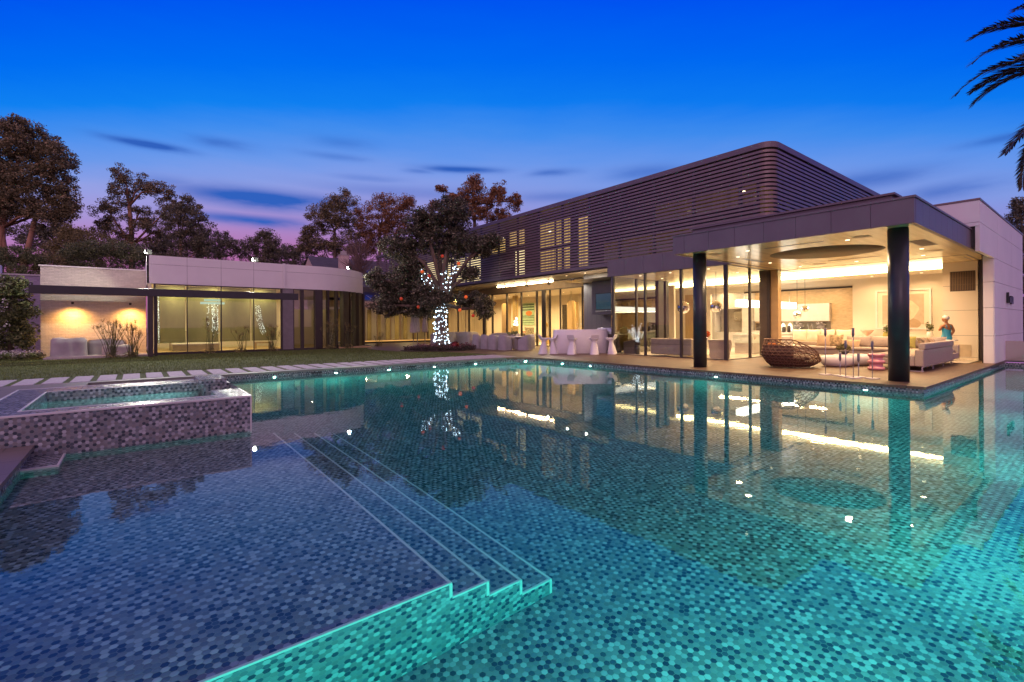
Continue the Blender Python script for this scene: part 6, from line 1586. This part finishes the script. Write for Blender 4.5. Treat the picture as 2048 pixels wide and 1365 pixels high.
# ================================================================ DUSK SKY, AFTERGLOW, CAMERA
W = bpy.data.worlds.new('World'); S.world = W; W.use_nodes = True
nt = W.node_tree; nt.nodes.clear()
out = nd(nt, 'ShaderNodeOutputWorld'); bgn = nd(nt, 'ShaderNodeBackground')
d = coord(nt, 'Generated')
sx = nd(nt, 'ShaderNodeSeparateXYZ'); lk(nt, vmath(nt, 'NORMALIZE', d), sx.inputs[0])
el = math_(nt, 'ARCSINE', sx.outputs[2])
fw = math_(nt, 'MAXIMUM', vmath(nt, 'DOT_PRODUCT', vmath(nt, 'NORMALIZE', d), tuple(FWD)), .42)
ela = math_(nt, 'ARCTANGENT', math_(nt, 'DIVIDE', sx.outputs[2], fw))      # the twilight arch stands highest over the pool axis
az = math_(nt, 'SUBTRACT', math_(nt, 'ARCTAN2', sx.outputs[1], sx.outputs[0]), HEAD)      # 0 straight ahead over the pool, + to the left
nz = noise(nt, mapping(nt, d, scale=(3,3,16)), 1.6, 4, .6)
nz2 = noise(nt, mapping(nt, d, scale=(2,2,9)), 3.1, 5, .6)
elw = math_(nt, 'ADD', ela, math_(nt, 'MULTIPLY', math_(nt, 'SUBTRACT', nz, .5), .035))
e01 = math_(nt, 'DIVIDE', elw, 1.5708)
left = ramp(nt, e01, [(0, (.50,.12,.29)), (.065, (.46,.13,.34)), (.10, (.47,.17,.41)), (.13, (.43,.25,.58)), (.155, (.38,.32,.70)), (.185, (.29,.36,.79)), (.215, (.15,.32,.83)), (.245, (.06,.275,.86)), (.275, (.005,.22,.88)), (.32, (0,.155,.89)), (.38, (.0,.095,.87)), (.5, (.06,.1,.66)), (.68, (.40,.27,.5)), (1, (.7,.46,.6))])  # mauve overhead stops, here and below, are invented to tint the ambient light
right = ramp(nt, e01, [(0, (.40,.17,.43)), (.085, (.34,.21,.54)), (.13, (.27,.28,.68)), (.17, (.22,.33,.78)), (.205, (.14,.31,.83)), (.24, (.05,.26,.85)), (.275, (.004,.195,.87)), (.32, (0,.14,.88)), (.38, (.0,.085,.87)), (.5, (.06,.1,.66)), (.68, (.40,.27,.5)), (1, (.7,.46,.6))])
mr = nd(nt, 'ShaderNodeMapRange'); mr.inputs[1].default_value = -.25; mr.inputs[2].default_value = .55; lk(nt, az, mr.inputs[0])
sky = mixc(nt, mr.outputs[0], right, left)
# long low clouds: (azimuth, elevation, half width, half height, weight)
f_px = 960.0
cl = None
clouds = [(.655,.295,.05,.006,.95),(.54,.316,.05,.008,.5),(.47,.231,.14,.017,1.0),(.50,.192,.11,.01,.75),(.62,.24,.05,.012,.35),(.11,.312,.07,.006,.9),(.19,.306,.03,.005,.4),(-.09,.305,.05,.007,.6),(-.27,.295,.07,.014,.45),(-.63,.235,.09,.014,.5),(-.74,.20,.06,.012,.5),(.35,.32,.06,.006,.3),(.28,.285,.07,.006,.3),(.33,.345,.06,.01,.3),(-.1,.26,.12,.01,.35),(.2,.265,.2,.012,.3),(-.8,.262,.05,.006,.5)]
azw = math_(nt, 'ADD', az, math_(nt, 'MULTIPLY', math_(nt, 'SUBTRACT', nz2, .5), .10))
elc = math_(nt, 'ADD', el, math_(nt, 'MULTIPLY', math_(nt, 'SUBTRACT', nz2, .5), .008))
for (a0,e0,sa,se,w_) in clouds:
    x_ = math_(nt, 'DIVIDE', math_(nt, 'SUBTRACT', azw, a0), sa); y_ = math_(nt, 'DIVIDE', math_(nt, 'SUBTRACT', elc, e0), se)
    r2 = math_(nt, 'ADD', math_(nt, 'POWER', math_(nt, 'ABSOLUTE', x_), 2.4), math_(nt, 'MULTIPLY', y_, y_))
    g_ = math_(nt, 'MULTIPLY', math_(nt, 'EXPONENT', math_(nt, 'MULTIPLY', r2, -1.0)), w_)
    cl = g_ if cl is None else math_(nt, 'MAXIMUM', cl, g_)
cl = math_(nt, 'MULTIPLY', cl, ramp(nt, nz2, [(.25, .6), (.55, 1.0)]))
cl = math_(nt, 'MINIMUM', math_(nt, 'MULTIPLY', cl, 1.35), 1.0)
sky = mixc(nt, cl, sky, (.03,.12,.52))
# unseen sky behind the camera, made bright pink-lavender as added ambient light
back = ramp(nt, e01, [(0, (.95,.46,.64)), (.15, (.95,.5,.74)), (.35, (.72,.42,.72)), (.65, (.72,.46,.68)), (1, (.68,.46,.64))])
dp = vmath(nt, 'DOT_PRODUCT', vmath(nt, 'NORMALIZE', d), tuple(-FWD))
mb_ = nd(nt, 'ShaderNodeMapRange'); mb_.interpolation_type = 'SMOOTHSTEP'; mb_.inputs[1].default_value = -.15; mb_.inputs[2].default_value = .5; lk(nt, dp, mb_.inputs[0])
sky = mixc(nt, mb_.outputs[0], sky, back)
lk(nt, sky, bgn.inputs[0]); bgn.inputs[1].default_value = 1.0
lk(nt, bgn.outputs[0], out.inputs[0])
W.cycles.sampling_method = 'AUTOMATIC' if hasattr(W, 'cycles') else None
sun = bpy.data.lights.new('afterglow', 'SUN'); sun.energy = .45; sun.angle = math.radians(30); sun.color = (1.0,.62,.72)  # weak pink sun added from behind the camera to model the facades
so_ = bpy.data.objects.new('afterglow', sun); COL.objects.link(so_)
so_.rotation_euler = Vector((FWD[0]*.9+RGT[0]*.2, FWD[1]*.9+RGT[1]*.2, -.35)).to_track_quat('-Z','Y').to_euler()

cam = bpy.data.cameras.new('camera'); co = bpy.data.objects.new('camera', cam); COL.objects.link(co); S.camera = co
cam.sensor_width = 36; cam.lens = 960/2048*36; cam.clip_start = .05; cam.clip_end = 3000
cam.shift_y = -(682.5-650.1)/2048
ra = math.radians(.3444)
rt = Vector(RGT)*math.cos(ra) - Vector((0,0,1))*math.sin(ra); up = Vector(RGT)*math.sin(ra) + Vector((0,0,1))*math.cos(ra)
Mx = Matrix((rt, up, -Vector(FWD))).transposed().to_4x4(); Mx.translation = Vector((0,0,1.40)); co.matrix_world = Mx

S.render.engine = 'CYCLES'
c_ = S.cycles
c_.use_denoising = True
try: c_.denoiser = 'OPENIMAGEDENOISE'
except Exception: pass
c_.max_bounces = 10; c_.diffuse_bounces = 3; c_.glossy_bounces = 5; c_.transmission_bounces = 8; c_.transparent_max_bounces = 16; c_.volume_bounces = 0
c_.caustics_reflective = False; c_.caustics_refractive = True; c_.blur_glossy = .2
c_.sample_clamp_indirect = 6; c_.sample_clamp_direct = 0
c_.use_adaptive_sampling = True; c_.adaptive_threshold = .01
S.view_settings.view_transform = 'Standard'; S.view_settings.look = 'None'; S.view_settings.exposure = 0; S.view_settings.gamma = 1
